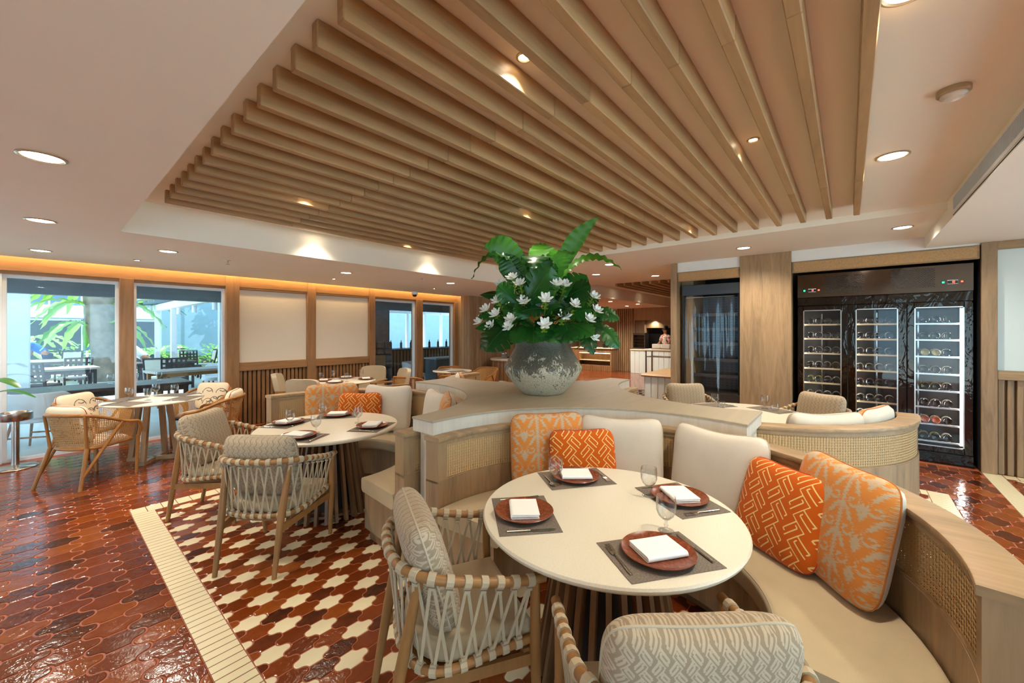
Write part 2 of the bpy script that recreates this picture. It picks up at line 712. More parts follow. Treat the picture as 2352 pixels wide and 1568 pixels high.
bs2, bt, bw = .05, .065, .16
big = lantern(bs2, bt, bw / 2)
pm = MB(); tile_geo(pm, big, .009)
big_mesh = pm.mesh('floor_tile', M['redtile'], 0)
cells = []
P = 2 * bs2 + bt
RECTS = [(PX0, PX1, PY0, PY1)]
for i in range(-16, 100):
    for j in range(-10, 60):
        cx, cy = .09 + i * P, 3.447 + (j - 20) * bw + (bw / 2 if i % 2 else 0)
        if not (-2.6 < cx < 13.5 and -1.15 < cy < 7.76):
            continue
        d = cx * FX + cy * FY
        if d < .4 or d > 15 or (cx > 6.9 and cy < 2.2):
            continue
        q = project(cx, cy, 0)
        if not (-500 < q[0] < 2700):
            continue
        poly = [(cx + x, cy + y) for x, y in big]
        x0, x1, y0, y1 = PX0, PX1, PY0, PY1
        bx0, bx1, by0, by1 = cx - .115, cx + .115, cy - bw / 2, cy + bw / 2
        if bx0 > x0 and bx1 < x1 and by0 > y0 and by1 < y1:
            continue
        clipd = False
        if bx1 > x0 and bx0 < x1 and by1 > y0 and by0 < y1:
            cand = [clip(poly, 0, x0, True), clip(poly, 0, x1, False), clip(poly, 1, y0, True), clip(poly, 1, y1, False)]
            poly = max(cand, key=lambda p: area(p) if len(p) > 2 else 0)
            clipd = True
        for ax, lim, less in ((1, -1.15, False), (0, 6.74 if cy < 2.2 else 99, True), (1, 7.78, True)):
            if any((p[ax] > lim) if less else (p[ax] < lim) for p in poly):
                poly = clip(poly, ax, lim, less)
                clipd = True
            if len(poly) < 3:
                break
        poly = dedupe(poly, .007) if clipd else poly
        if len(poly) < 3 or area(poly) < .0008:
            continue
        cells.append((cx, cy, poly if clipd else None))
rest = lay(floor, cells, big_mesh, M['redtile'], M['redfield'], 'floor_tile', 'tile_field')
mb = MB()
for cx, cy, poly in rest:
    tile_geo(mb, poly or [(cx + x, cy + y) for x, y in big], .009)
tag(mb.build('tile_field', M['redfield'], floor, 0), kind='stuff')

MB().box(10.7, 16.0, 2.2, 7.9, -.01, -.0012).box(10.0, 16.0, 7.9, 7.95, -.01, -.0012).build('far_floor', M['redfield'], floor, 0)
# red brick edging along the wine cabinet
for k in range(20):
    y = -1.14 + k * .085
    MB().cbox(6.745, 6.895, y + .002, y + .083, -.02, .0, .003).build('edging_brick', M['redtile'], floor, 0)


def pattern_area(x0, x1, y0, y1, nm, label, limit, skip=None, phase=(.741, 2.838)):
    root = tag(MB().box(x0, x1, y0, y1, -.02, -.0018).build(nm, M['grout'], None, 0), label, kind='structure')
    s2, t, w = .035, .05, .1093
    sm_ = lantern(s2, t, w / 2)
    pr_, pc_ = MB(), MB()
    tile_geo(pr_, sm_)
    tile_geo(pc_, sm_)
    mr, mc = pr_.mesh('small_tile', M['redtile'], 0), pc_.mesh('cream_tile', M['creamtile'], 0)
    P_ = 2 * s2 + t
    red, crm = [], []
    for i in range(int((x0 - phase[0]) / P_) - 2, int((x1 - phase[0]) / P_) + 3):
        for j in range(int((y0 - phase[1]) / w) - 4, int((y1 - phase[1]) / w) + 4):
            cx = phase[0] + i * P_
            cy = phase[1] + j * w - (w * 1.5 if i % 2 else 0)
            if not (x0 - .1 < cx < x1 + .1 and y0 - .06 < cy < y1 + .06) or (skip and skip(cx, cy)):
                continue
            poly = [(cx + x, cy + y) for x, y in sm_]
            cl = False
            for ax, lim, less in ((0, x0, False), (0, x1, True), (1, y0, False), (1, y1, True)):
                if len(poly) > 2 and any((p[ax] > lim) if less else (p[ax] < lim) for p in poly):
                    poly = clip(poly, ax, lim, less)
                    cl = True
            poly = dedupe(poly, .007) if cl else poly
            if len(poly) < 3 or area(poly) < .0004:
                continue
            (crm if j % 3 == 0 else red).append((cx, cy, poly if cl else None))
    r1 = lay(root, red, mr, M['redtile'], M['redfield'], 'small_tile', '', limit)
    r2 = lay(root, crm, mc, M['creamtile'], M['creamtile'], 'cream_tile', '', limit)
    for rr, mt, fn in ((r1, M['redfield'], 'small_tile_field'), (r2, M['creamtile'], 'cream_tile_field')):
        if rr:
            b = MB()
            for cx, cy, poly in rr:
                tile_geo(b, poly or [(cx + x, cy + y) for x, y in sm_])
            tag(b.build(fn, mt, root, 0), kind='stuff')
    return root


BOOTH = [(1.75, .88, 0), (1.68, 3.58, 0), (4.68, .84, 180), (4.68, 3.58, 180)]   # centre x, y, facing of the closed side
CX_, CY_ = 3.2, 2.23


def under_furniture(x, y):
    for bx, by, a in BOOTH:
        r = math.hypot(x - bx, y - by)
        if .78 < r < 1.22 and ((x - bx) > .1 if a == 0 else (x - bx) < -.1):
            return True
    return abs(x - CX_) + abs(y - CY_) < 1.0


pattern_area(PX0 + BW, PX1 - BW, PY0 + BW, PY1 - BW, 'patterned_floor', 'floor field of red and cream lantern tiles under the booths', 300, under_furniture)
pattern_area(5.2, 6.745, -2.2, -1.302, 'patterned_floor', 'small area of red and cream tiles by the right wall', 60)
pattern_area(8.6, 10.45, 2.6, 4.75, 'patterned_floor', 'distant area of red and cream tiles before the buffet', 0)


def strip(nm, label, x0, x1, y0, y1, along, pitch):
    root = tag(MB().box(x0, x1, y0, y1, -.02, -.0015).build(nm, M['joint'], None, 0), label, kind='structure')
    L = (y1 - y0) if along == 'Y' else (x1 - x0)
    n = max(1, round(L / pitch))
    p = L / n
    proto = (MB().cbox(.002, x1 - x0 - .002, .003, p - .003, -.01, 0, .0012) if along == 'Y' else MB().cbox(.003, p - .003, .002, y1 - y0 - .002, -.01, 0, .0012)).mesh('border_tile', M['creamtile'], 0)
    for k in range(n):
        c = (x0, y0 + k * p, 0) if along == 'Y' else (x0 + k * p, y0, 0)
        q = project(c[0], c[1], 0)
        if q and -150 < q[0] < 2500:
            link('border_tile', proto, root, c)


strip('trim_1', 'cream tile border running along the left of the patterned floor', PX0, PX0 + BW, PY0 + BW, PY1 - BW, 'Y', .0552)
strip('trim_2', 'cream tile border on the window side of the patterned floor', PX0, PX1, PY1 - BW, PY1, 'X', .105)
strip('trim_3', 'cream tile border on the cabinet side of the patterned floor', PX1 - BW, PX1, PY0 + BW, PY1 - BW, 'Y', .0552)
strip('trim_4', 'cream tile border at the right near the wine cabinet', 2.2, 6.9, -1.30, -1.15, 'X', .0552)
strip('trim_5', 'cream tile edging along the right wall', 6.75, 6.9, -2.2, -1.302, 'Y', .105)
strip('trim_6', 'cream tile border on the near right edge of the patterned floor', PX0, PX1, PY0, PY0 + BW, 'X', .0552)
strip('trim_7', 'distant cream tile border before the buffet counters', 10.45, 10.62, 2.6, 4.9, 'Y', .105)
strip('trim_8', 'distant cream tile border on the far side of the buffet floor', 8.6, 10.45, 4.75, 4.9, 'X', .105)

# ================================================================== CEILING
ZL, ZT, ZR, ZB = 2.49, 2.80, 2.735, 2.60
TX0, TX1, TY0, TY1 = .46, 5.42, -.70, 4.97
mb = MB()
mb.box(-4.2, TX0, -3.6, 7.62, ZL, 3.0)                 # low soffit beside the camera
mb.box(TX0, 16.2, TY1, 7.62, ZL, 3.0)                  # low soffit along the windows
mb.box(-4.2, 16.2, 7.62, 8.0, 2.78, 3.0)               # above the light cove
mb.box(TX0, TX1, TY0, TY1, ZT, 3.0)                    # tray above the booths
mb.box(TX1, 8.9, TY0, TY1, ZR, 3.0)                    # soffit on the cabinet side
mb.box(8.9, 16.2, -3.6, TY1, ZT, 3.0)                  # far tray
mb.box(TX0, 8.9, -3.6, TY0, ZB, 3.0)                   # bulkhead
tag(mb.build('ceiling', M['white'], None, 0), 'white plaster ceiling with a recessed tray', kind='structure')

NB = 23
for k in range(NB):
    y = 4.44 - k * .2045
    t = thing('ceiling_beam', f'{ORD[k]} oak ceiling beam counted from the window side', 'beam', (0, y, 2.693), group='oak ceiling beams')
    for a, b in ((.683, 1.688), (1.6905, 3.868), (3.8705, 4.98)):
        MB(Matrix.Translation((-(a + b) / 2, 0, 0))).cbox(a, b, -.0245, .0245, 0, ZT - 2.693 - .001, .004).build('beam_board', M['beam'], t, 0).location = ((a + b) / 2, 0, 0)
for k in range(9):                                     # beams of the far tray
    y = 4.35 - k * .21
    t = thing('ceiling_beam', f'{ORD[k]} oak beam of the distant ceiling over the buffet', 'beam', (0, y, 2.693), group='oak beams over the buffet')
    MB(Matrix.Translation((-11.4, 0, 0))).cbox(9.1, 13.7, -.0245, .0245, 0, ZT - 2.693 - .001, .004).build('beam_board', M['beam'], t, 0).location = (11.4, 0, 0)

# lamps: low soffit
for (x, y, lb) in [(.005, 3.148, 'large round downlight nearest the camera on the left ceiling'),
                   (0, 4.968, 'round downlight second from the camera on the left ceiling'),
                   (0, 6.824, 'round downlight above the left window glass'),
                   (.919, 5.807, 'round downlight above the rattan chair table by the window'),
                   (3.008, 5.855, 'round downlight in front of the cream wall panels'),
                   (4.918, 5.65, 'round downlight in front of the far windows'),
                   (11.056, 5.471, 'distant round downlight left of the slatted column'),
                   (12.71, 5.309, 'distant round downlight near the serving niche')]:
    downlight(x, y, ZL, lb, power=42 if x < 8 else 75)
for (x, y, lb) in [(.782, 6.815, 'tiny ceiling spot near the window post'), (3.225, 6.697, 'tiny ceiling spot before the cream panels'),
                   (5.3, 6.6, 'tiny ceiling spot near the dome camera'), (13.846, 6.145, 'tiny ceiling spot above the far buffet')]:
    downlight(x, y, ZL, lb, r=.028, power=8, group='tiny ceiling spots', ring=.01, lampmat='spotlamp')
# lamps: tray and cabinet side
for (x, y, z, lb) in [(3.77, -.23, ZT, 'large round downlight beside the last beam'), (1.957, -.17, ZT, 'large round downlight at the top right edge of the picture'),
                      (6.094, -.451, ZR, 'round downlight in front of the wine cabinet'), (6.194, 1.095, ZR, 'round downlight before the oak pillar'),
                      (6.257, 3.112, ZR, 'round downlight at the right of the fern leaves'), (7.189, 3.869, ZR, 'round downlight behind the flower arrangement'),
                      (8.144, 3.032, ZR, 'round downlight by the wall end near the buffet')]:
    downlight(x, y, z, lb, power=56 if x < 6.5 else 70)
for (x, y, lb) in [(2.147, 4.80, 'small downlight washing the left of the tray edge'), (3.872, 4.79, 'small downlight washing the right of the tray edge')]:
    downlight(x, y, ZT, lb, r=.05, power=16, spot=112, blend=1.0, group='small tray edge downlights', lampmat='spotlamp')
for i, (x, y, lb) in enumerate([(1.367, 1.085, 'ceiling spot between beams above the left woven chair'), (2.881, .457, 'ceiling spot between the last beams near the cabinet'),
                   (3.029, 2.29, 'ceiling spot between beams above the flower arrangement'), (1.483, 3.52, 'ceiling spot between beams above the second table'),
                   (3.105, 4.338, 'ceiling spot between beams near the tray edge'), (4.668, 1.27, 'ceiling spot between beams before the oak pillar')]):
    downlight(x, y, ZT, lb, r=.022, power=11, spot=110, group='small spots between the beams', ring=.014, lampmat='spotlamp', blend=.6)

# ================================================================== WINDOW WALL
YW = 7.8
wl = struct('wall_left', label='honey wood window wall with cream panels')
MB().box(-3.7, 7.0, 7.74, 7.95, 2.333, 2.78).build('header_beam', M['honey_x'], wl)
MB().box(-3.7, 7.0, 7.76, 7.93, 2.29, 2.333).build('header_track', M['honey_x'], wl)
for a, b in ((.707, .853), (1.945, 2.133), (3.225, 3.377), (4.487, 4.619), (5.689, 5.864), (6.864, 7.0)):
    m_ = MB().cbox(a, b, 7.725, 7.95, 0, 2.34 if a < 1 or a > 5 else 2.5, .006)
    m_.build('wall_post', M['honey_v'], wl, 0)
for a, b in ((2.133, 3.225), (3.377, 4.487)):
    MB().box(a, b, 7.80, 7.90, 1.07, 2.31).build('wall_panel', M['cream_panel'], wl)
    MB().cbox(a, b, 7.75, 7.9, 2.30, 2.5, .003).build('top_rail', M['honey_x'], wl, 0)
    MB().cbox(a, b, 7.75, 7.9, .93, 1.07, .004).build('chair_rail', M['honey_x'], wl, 0)
    MB().box(a, b, 7.845, 7.92, 0, .95).build('wainscot_back', M['honey_v'], wl)
    n = 16
    for k in range(n):
        c = a + (k + .5) * (b - a) / n
        MB(Matrix.Translation((-c, 0, 0))).cbox(c - .0235, c + .0235, 7.79, 7.85, 0, .93, .004).build('wainscot_slat', M['honey_v'], wl, 0).location = (c, 0, 0)

for i, (a, b) in enumerate(((-.30, .707), (.853, 1.945), (4.619, 5.689), (5.864, 6.864), (-3.4, -.42))):
    w = struct(f'window_{i + 1}', label='tall clear window between the wood posts')
    f = MB()
    f.box(a, a + .035, 7.80, 7.86, .0, 2.29).box(b - .035, b, 7.80, 7.86, .0, 2.29)
    f.box(a + .035, b - .035, 7.80, 7.86, 0, .04).box(a + .035, b - .035, 7.80, 7.86, 2.25, 2.29)
    f.build('window_frame', M['whitemetal'], w)
    MB().box(a + .035, b - .035, 7.825, 7.831, .04, 2.25).build('window_pane', M['winglass'], w)
MB().box(-.42, -.30, 7.77, 7.9, 0, 2.29).build('window_mullion', M['whitemetal'], wl)

# warm strip lamp hidden in the cove above the header beam
t = thing('cove_lamp', 'warm strip lamp hidden above the window header beam', 'ceiling light', (1.8, 7.64, 2.56))
MB().box(-5.3, 5.2, -.015, .01, 0, .02).build('strip', emit('cove_glow', (1, .70, .33, 1), 16), t)

# ------------------------------------------------------------------ walls out of the picture that close the room
wb = struct('wall_back')
MB().box(-4.2, 7.0, -3.6, -3.4, 2.5, 3).box(5.9, 7.0, -3.6, -3.4, 0, 2.5).box(-4.2, -3.9, -3.6, -3.4, 0, 2.5).build('wall_face', M['wallwhite'], wb)
for k in range(4):
    a, b = -3.9 + k * 2.45, -3.9 + (k + 1) * 2.45
    w = struct(f'window_{k + 10}')
    MB().box(a, a + .05, -3.5, -3.44, 0, 2.5).box(b - .05, b, -3.5, -3.44, 0, 2.5).build('window_frame', M['honey_v'], w)
    MB().box(a + .05, b - .05, -3.475, -3.47, .02, 2.5).build('window_pane', M['winglass'], w)
wg = struct('wall_behind')
MB().box(-4.2, -4.0, -3.6, -3.2, 0, 3).box(-4.2, -4.0, -.65, 4.55, 0, 2.3).box(-4.2, -4.0, 7.2, 8.0, 0, 3).box(-4.2, -4.0, -3.2, 7.2, 2.3, 3).build('wall_face', M['wallwhite'], wg)
for k, (a, b) in enumerate(((-3.2, -.7), (4.6, 7.2))):
    w = struct(f'window_{k + 6}')
    MB().box(-4.08, -4.02, a, a + .05, 0, 2.3).box(-4.08, -4.02, b - .05, b, 0, 2.3).build('window_frame', M['honey_v'], w)
    MB().box(-4.055, -4.05, a + .05, b - .05, .02, 2.3).build('window_pane', M['winglass'], w)
wf = struct('wall_far')
MB().box(16.0, 16.2, -3.6, 9.5, 0, 3).box(7.1, 16.2, 2.0, 2.19, 0, 3).box(7.0, 7.1, -3.6, -2.5, 0, 3).build('wall_face', M['oak_pale'], wf)

# far oak pillar at the end of the window wall
pl = struct('wall_pillar', label='oak clad pillar at the end of the window wall')
MB().box(7.0, 9.2, 7.3, 8.0, 0, 2.5).build('pillar_core', M['oak_v'], pl)
for k in range(22):
    c = 7.05 + k * .1
    MB(Matrix.Translation((-c, 0, 0))).cbox(c - .047, c + .047, 7.28, 7.31, 0, 2.49, .003).build('cladding_board', M['oak_v'], pl, 0).location = (c, 0, 0)
for k in range(5):
    c = 7.35 + k * .1
    MB(Matrix.Translation((0, -c, 0))).cbox(6.98, 7.01, c - .047, c + .047, 0, 2.49, .003).build('cladding_board', M['oak_pale'], pl, 0).location = (0, c, 0)

# ================================================================== CABINET WALL (right)
wr = struct('wall_right', label='oak and white wall holding the wine cabinet')
MB().cbox(6.86, 7.9, 2.195, 2.295, 0, ZR, .004).build('end_post', M['oak_v'], wr, 0)
MB().cbox(6.87, 7.9, .621, 1.267, 0, ZR, .004).build('pillar', M['oak_v'], wr, 0)
MB().box(6.9, 7.9, 1.267, 2.195, 2.575, ZR).box(6.9, 7.9, -.7, .621, 2.58, ZR).box(6.9, 7.9, -1.145, -.7, 2.58, ZB + .1).build('plaster_band', M['wallwhite'], wr)
raff = NT('raffia_weave')
_v = raff.coord('Object', (1, 1, 1))
_n1, _n2 = raff.noise(raff.coord('Object', (60, 600, 60)), 1, 2), raff.noise(raff.coord('Object', (60, 60, 700)), 1, 2)
raff.col(raff.ramp(raff.math('ADD', raff.math('MULTIPLY', _n1, .5), raff.math('MULTIPLY', _n2, .5)), [(.35, srgb(150, 112, 70)), (.65, srgb(206, 168, 118))]))
raff.set(rough=.8)
M['raffia'] = raff.m
for a, b in ((-1.139, .615), (1.272, 2.19)):
    MB().cbox(6.885, 6.93, a, b, 2.42, 2.578, .003).build('trim_frame', M['oak_y'], wr, 0)
    MB().box(6.878, 6.886, a + .02, b - .02, 2.437, 2.562).build('raffia_strip', M['raffia'], wr)
nd = MB()
for a, b in ((-1.145, .621), (1.267, 2.195)):
    nd.box(7.84, 7.9, a, b, 0, 2.58).box(6.93, 7.86, a, b, 2.55, 2.58)
nd.box(6.9, 7.86, -1.147, -1.143, 0, 2.58)
nd.build('niche_lining', M['nichedark'], wr)
MB().cbox(6.87, 7.1, -1.267, -1.147, 0, ZB, .004).build('wall_post', M['oak_v'], wr, 0)
MB().box(6.93, 7.1, -2.5, -1.267, 1.16, 2.51).build('wall_panel', M['pale_panel'], wr)
MB().cbox(6.885, 7.1, -2.5, -1.267, 2.51, ZB, .004).build('top_rail', M['oak_y'], wr, 0)
MB().cbox(6.88, 7.1, -2.5, -1.267, 1.057, 1.16, .004).build('chair_rail', M['oak_y'], wr, 0)
MB().box(6.97, 7.1, -2.5, -1.267, 0, 1.06).build('wainscot_back', M['oak_v'], wr)
for k in range(10):
    c = -1.30 - k * .068
    MB(Matrix.Translation((0, -c, 0))).cbox(6.915, 6.97, c - .0235, c + .0235, 0, 1.057, .004).build('wainscot_slat', M['oak_v'], wr, 0).location = (0, c, 0)

# ------------------------------------------------------------------ ceiling fittings
t = thing('smoke_detector', 'round white smoke detector on the ceiling at right', 'smoke detector', (2.926, -.398, ZT))
MB().lathe([(.062, 0), (.062, -.022), (.056, -.027), (.05, -.028)], 28).build('base', M['lampring'], t)
MB().lathe([(.05, -.026), (.05, -.034), (.036, -.047), (0, -.05)], 28).build('sensor_cap', plain('detector_cap', srgb(214, 206, 190), .25, var=0), t)
t = thing('air_grille', 'long white louvred air grille in the ceiling bulkhead', 'air vent', (3.2, TY0, 2.7))
MB().box(-1.9, 1.9, .0, .006, -.075, .068).build('frame', M['whitemetal'], t)
g = MB()
for k in range(150):
    x = -1.85 + k * .025
    g.bar((x, .009, -.05), (x + .004, .009, .05), .004, .006, (0, 1, 0))
tag(g.build('louvres', plain('louvre_grey', srgb(196, 204, 206), .5, var=0), t, 0), kind='stuff')
MB().box(-1.95, 1.95, .0, .004, -.089, -.085).build('slot', M['nichedark'], t)
for x, y, lb in ((1.515, 5.948, 'ceiling sprinkler left of the cream wall panels'), (4.197, 5.547, 'ceiling sprinkler before the far windows')):
    t = thing('fire_sprinkler', lb, 'sprinkler', (x, y, ZL), group='ceiling sprinklers')
    MB().lathe([(.035, 0), (.033, -.004), (.012, -.006), (.012, -.03), (.004, -.032), (.004, -.05)], 14).build('body', M['steel'], t)
    MB().lathe([(.0, -.05), (.022, -.05), (.024, -.053), (0, -.053)], 14).build('deflector', M['steel'], t)
t = thing('dome_camera', 'white dome security camera under the header beam', 'camera', (5.5, 7.55, ZL))
MB().lathe([(.07, 0), (.07, -.05), (.062, -.062), (.055, -.064)], 24).build('housing', M['whitemetal'], t)
MB().lathe([(.056, -.06), (.05, -.085), (.03, -.108), (0, -.115)], 24).build('dome', plain('smoked_dome', srgb(30, 32, 36), .1, var=0), t)

# ================================================================== PLANTER COUNTER
def arc_pts(c, r, a0, a1, n):
    return [(c[0] + r * math.cos(a0 + (a1 - a0) * k / n), c[1] + r * math.sin(a0 + (a1 - a0) * k / n)) for k in range(n + 1)]


def star(r, tx0, tx1, ty0, ty1, n=28):
    b1, b2, b3, b4 = BOOTH
    P_ = []
    # each concave side: centre, start point condition, end point condition
    def side(c, start, end):
        cx, cy = c[0], c[1]
        def ang(kind, lim, sgn):
            if kind == 'x':
                dx = lim - cx
                return math.atan2(sgn * math.sqrt(r * r - dx * dx), dx)
            dy = lim - cy
            return math.atan2(dy, sgn * math.sqrt(r * r - dy * dy))
        a, b = ang(*start), ang(*end)
        while b - a > PI: b -= 2 * PI
        while a - b > PI: b += 2 * PI
        return arc_pts((cx, cy), r, a, b, n)
    P_ += side(b1, ('x', tx0, 1), ('y', ty0, 1))
    P_ += side(b3, ('y', ty0, -1), ('x', tx1, 1))
    P_ += side(b4, ('x', tx1, -1), ('y', ty1, -1))
    P_ += side(b2, ('y', ty1, 1), ('x', tx0, -1))
    return P_


t = thing('planter_counter', 'star-shaped stone counter between the four booths', 'counter', (0, 0, 0))
MB().prism(star(1.30, 1.71, 4.70, .52, 3.90), 0, .899).build('lower_body', M['travertine'], t)
MB().prism(star(1.24, 1.69, 4.72, .50, 3.92), .902, .985).build('fascia', M['travertine'], t)
MB().prism(star(1.236, 1.684, 4.726, .494, 3.926), .985, 1.0, .003).build('top_slab', M['counter'], t)


# ================================================================== BANQUETTES
def round_sec(r0, r1, z0, z1, b, k=4):
    """rounded rectangle section, counter-clockwise in (r,z)"""
    out = []
    for cx, cz, a0 in ((r1 - b, z0 + b, -PI / 2), (r1 - b, z1 - b, 0), (r0 + b, z1 - b, PI / 2), (r0 + b, z0 + b, PI)):
        for i in range(k + 1):
            a = a0 + PI / 2 * i / k
            out.append((cx + b * math.cos(a), cz + b * math.sin(a)))
    return out


BO_A = R(94)


def banquette(i, label):
    bx, by, fa = BOOTH[i]
    t = thing('curved_banquette', label, 'banquette', (bx, by, 0), R(fa), group='curved booth banquettes')
    c = (0, 0)
    rect = lambda r0, r1, z0, z1: [(r0, z0), (r1, z0), (r1, z1), (r0, z1)]
    MB().arc(c, rect(.755, 1.10, .0, .07), -BO_A + .02, BO_A - .02, 40).build('kick_base', M['tablewood'], t)
    MB().arc(c, rect(.70, 1.15, .07, .345), -BO_A, BO_A, 48).build('seat_plinth', M['oak_v'], t)
    sc = MB().arc(c, round_sec(.655, 1.155, .345, .455, .028, 5), -BO_A - .01, BO_A + .01, 56).build('seat_cushion', M['linen_seat'], t, 60)
    pts = [(.668 * math.cos(a), .668 * math.sin(a), .449) for a in np.linspace(-BO_A, BO_A, 60)]
    MB().tube(pts, .0035, 6).build('piping', M['piping'], sc)
    br = MB().arc(c, rect(1.16, 1.28, .0, .615), -BO_A, BO_A, 56).build('backrest', M['oak_v'], t)
    fr = MB()
    fr.arc(c, rect(1.162, 1.278, .60, .625), -BO_A + .068, BO_A - .068, 56)
    fr.arc(c, rect(1.162, 1.278, .845, .875), -BO_A + .068, BO_A - .068, 56)
    n = 2
    w = .034
    for k in range(n):
        a = -BO_A + w + (2 * BO_A - 2 * w) * k / (n - 1)
        fr.arc(c, rect(1.162, 1.278, .60, .875), a - w, a + w, 2)
    fr.build('cane_frame', M['oak_pale'], t)
    MB().arc(c, [(1.172, .62), (1.174, .62), (1.174, .85), (1.172, .85)], -BO_A + .03, BO_A - .03, 60, cap=False).build('cane_panel', M['cane'], t)
    MB().arc(c, [(1.266, .62), (1.268, .62), (1.268, .85), (1.266, .85)], -BO_A + .03, BO_A - .03, 60, cap=False).build('cane_panel', M['cane'], t)
    MB().arc(c, round_sec(1.15, 1.29, .873, .902, .004, 2), -BO_A - .005, BO_A + .005, 60).build('top_rail', M['oak_y'], t, 30)
    return t


banquette(0, 'nearest curved banquette with cream seat around the front table')
banquette(1, 'curved banquette around the second table on the window side')
banquette(2, 'curved banquette in front of the wine cabinet')
banquette(3, 'curved banquette hidden behind the flower counter')


# ================================================================== ROUND TABLES
def round_table():
    t = thing('round_table', 'round cream stone table in the nearest booth', 'table', group='round booth tables')
    MB().lathe([(.0, .716), (.56, .716), (.582, .720), (.592, .731), (.594, .740), (.588, .748), (.578, .75), (0, .75)], 72).build('table_top', M['tabletop'], t, 40)
    n = 26
    for k in range(n):
        a = 2 * PI * k / n
        d = Vector((math.cos(a), math.sin(a), 0))
        m = MB()
        m.bar(d * .325 + Vector((0, 0, .0)), d * .20 + Vector((0, 0, .716)), .024, .045, d)
        m.build('base_slat', M['tablewood'], t)
    MB().lathe([(.16, .69), (.19, .69), (.19, .716), (.16, .716), (.16, .69)], 40).build('top_ring', M['tablewood'], t)
    MB().lathe([(.0, .03), (.285, .03), (.282, .05), (0, .05)], 40).build('foot_plate', M['tablewood'], t)
    MB().lathe([(.20, .05), (.12, .69)], 32).build('gap_shade_core', plain('gap_shade_dark', srgb(44, 30, 22), .7, var=0), t)  # dark cone added so the gaps between slats look shaded
    return t


rt = round_table()
rt.location = (BOOTH[0][0], BOOTH[0][1], 0)
copy_tree(rt, (BOOTH[1][0], BOOTH[1][1], 0), .1, 'round cream stone table in the second booth toward the windows')
copy_tree(rt, (BOOTH[2][0] + .06, BOOTH[2][1], 0), .05, 'round cream stone table in front of the wine cabinet')


# ================================================================== CUSHIONS
def pat_key(x, y, c=.088, lw=.05):
    p, q = (x + y) / 1.4142 / c + 40, (y - x) / 1.4142 / c + 40
    i, j = np.floor(p), np.floor(q)
    fp, fq = p - i, q - j
    par = ((i + j) % 2) < .5
    a, b = np.where(par, fp, fq), np.where(par, fq, fp)      # a along, b across
    ln = lambda u, v: np.clip(1.15 - np.abs(u - v) / lw, 0, 1)
    out = np.zeros_like(x)
    out = np.maximum(out, ln(b, .02))
    out = np.maximum(out, ln(b, .34) * (a > .0) * (a < .86))
    out = np.maximum(out, ln(b, .67) * (a > .14) * (a < 1.0))
    out = np.maximum(out, ln(a, .86) * (b > .34) * (b < .52))
    out = np.maximum(out, ln(a, .14) * (b > .50) * (b < .67))
    return out


def pat_ikat(x, y):
    jit = .006 * np.sin(y * 900) + .004 * np.sin(y * 371 + 1.3)
    xx = x + jit
    per = .19
    cx = (np.floor(xx / per) + .5) * per
    dx = xx - cx
    tri = np.abs(((y / .13) % 1) * 2 - 1)
    side = np.where(dx > 0, 1, -1)
    z = np.abs(dx) / per + .20 * tri
    v = np.cos(2 * PI * z * 3.2)
    # scrolls standing off the centre stem
    sy = (np.floor(y / .12) + .5) * .12
    sx = cx + side * .045
    rx, ry = xx - sx, y - sy
    r = np.hypot(rx, ry)
    th = np.arctan2(ry, rx * side)
    sp = np.cos(th * 1.0 - r * 2 * PI / .032)
    v = np.where(r < .036, sp, v)
    stem = np.abs(dx) < .011
    v = np.where(stem, 1, v)
    return np.clip(v * .5 + .29, 0, 1)


def pat_fret(x, y):
    return pat_key(x, y, .028, .15)


def pat_bird(x, y):
    out = np.zeros_like(x)
    rng = np.random.default_rng(3)
    for k in range(9):
        cx, cy = rng.uniform(-.2, .2), rng.uniform(.02, .38)
        r0 = rng.uniform(.05, .08)
        r = np.hypot(x - cx, y - cy)
        out = np.maximum(out, (np.abs(r - r0) < .005) * (y > cy) * 1.0)
        bx, by = cx + .02, cy + .02
        out = np.maximum(out, ((np.abs((y - by) - .4 * np.abs(x - bx)) < .006) & (np.abs(x - bx) < .04)) * 1.0)
    return out


def set_attr(me, fn, name='pat'):
    n = len(me.vertices)
    co = np.empty(n * 3)
    me.vertices.foreach_get('co', co)
    co = co.reshape(-1, 3)
    a = me.attributes.new(name, 'FLOAT', 'POINT')
    a.data.foreach_set('value', fn(co[:, 0], co[:, 1]).astype(np.float32))


def pillow_fn(w, h, th, sgn, dip=.05, rnd=.46, boxy=.42):
    def fn(u, v):
        a, b = u * 2 - 1, v * 2 - 1
        x = a * math.sqrt(max(0, 1 - rnd * abs(b) ** 5 * a * a * .5)) * (1 - .03 * (1 - b * b))
        y = b * math.sqrt(max(0, 1 - rnd * abs(a) ** 5 * b * b * .5))
        if b > 0:
            y -= dip * b ** 3 * (1 - a * a)
        z = sgn * th / 2 * (max(0, 1 - a ** 4) * max(0, 1 - b ** 4)) ** boxy
        return (x * w / 2, (y + 1) * h / 2, z)
    return fn


CUSH = {}


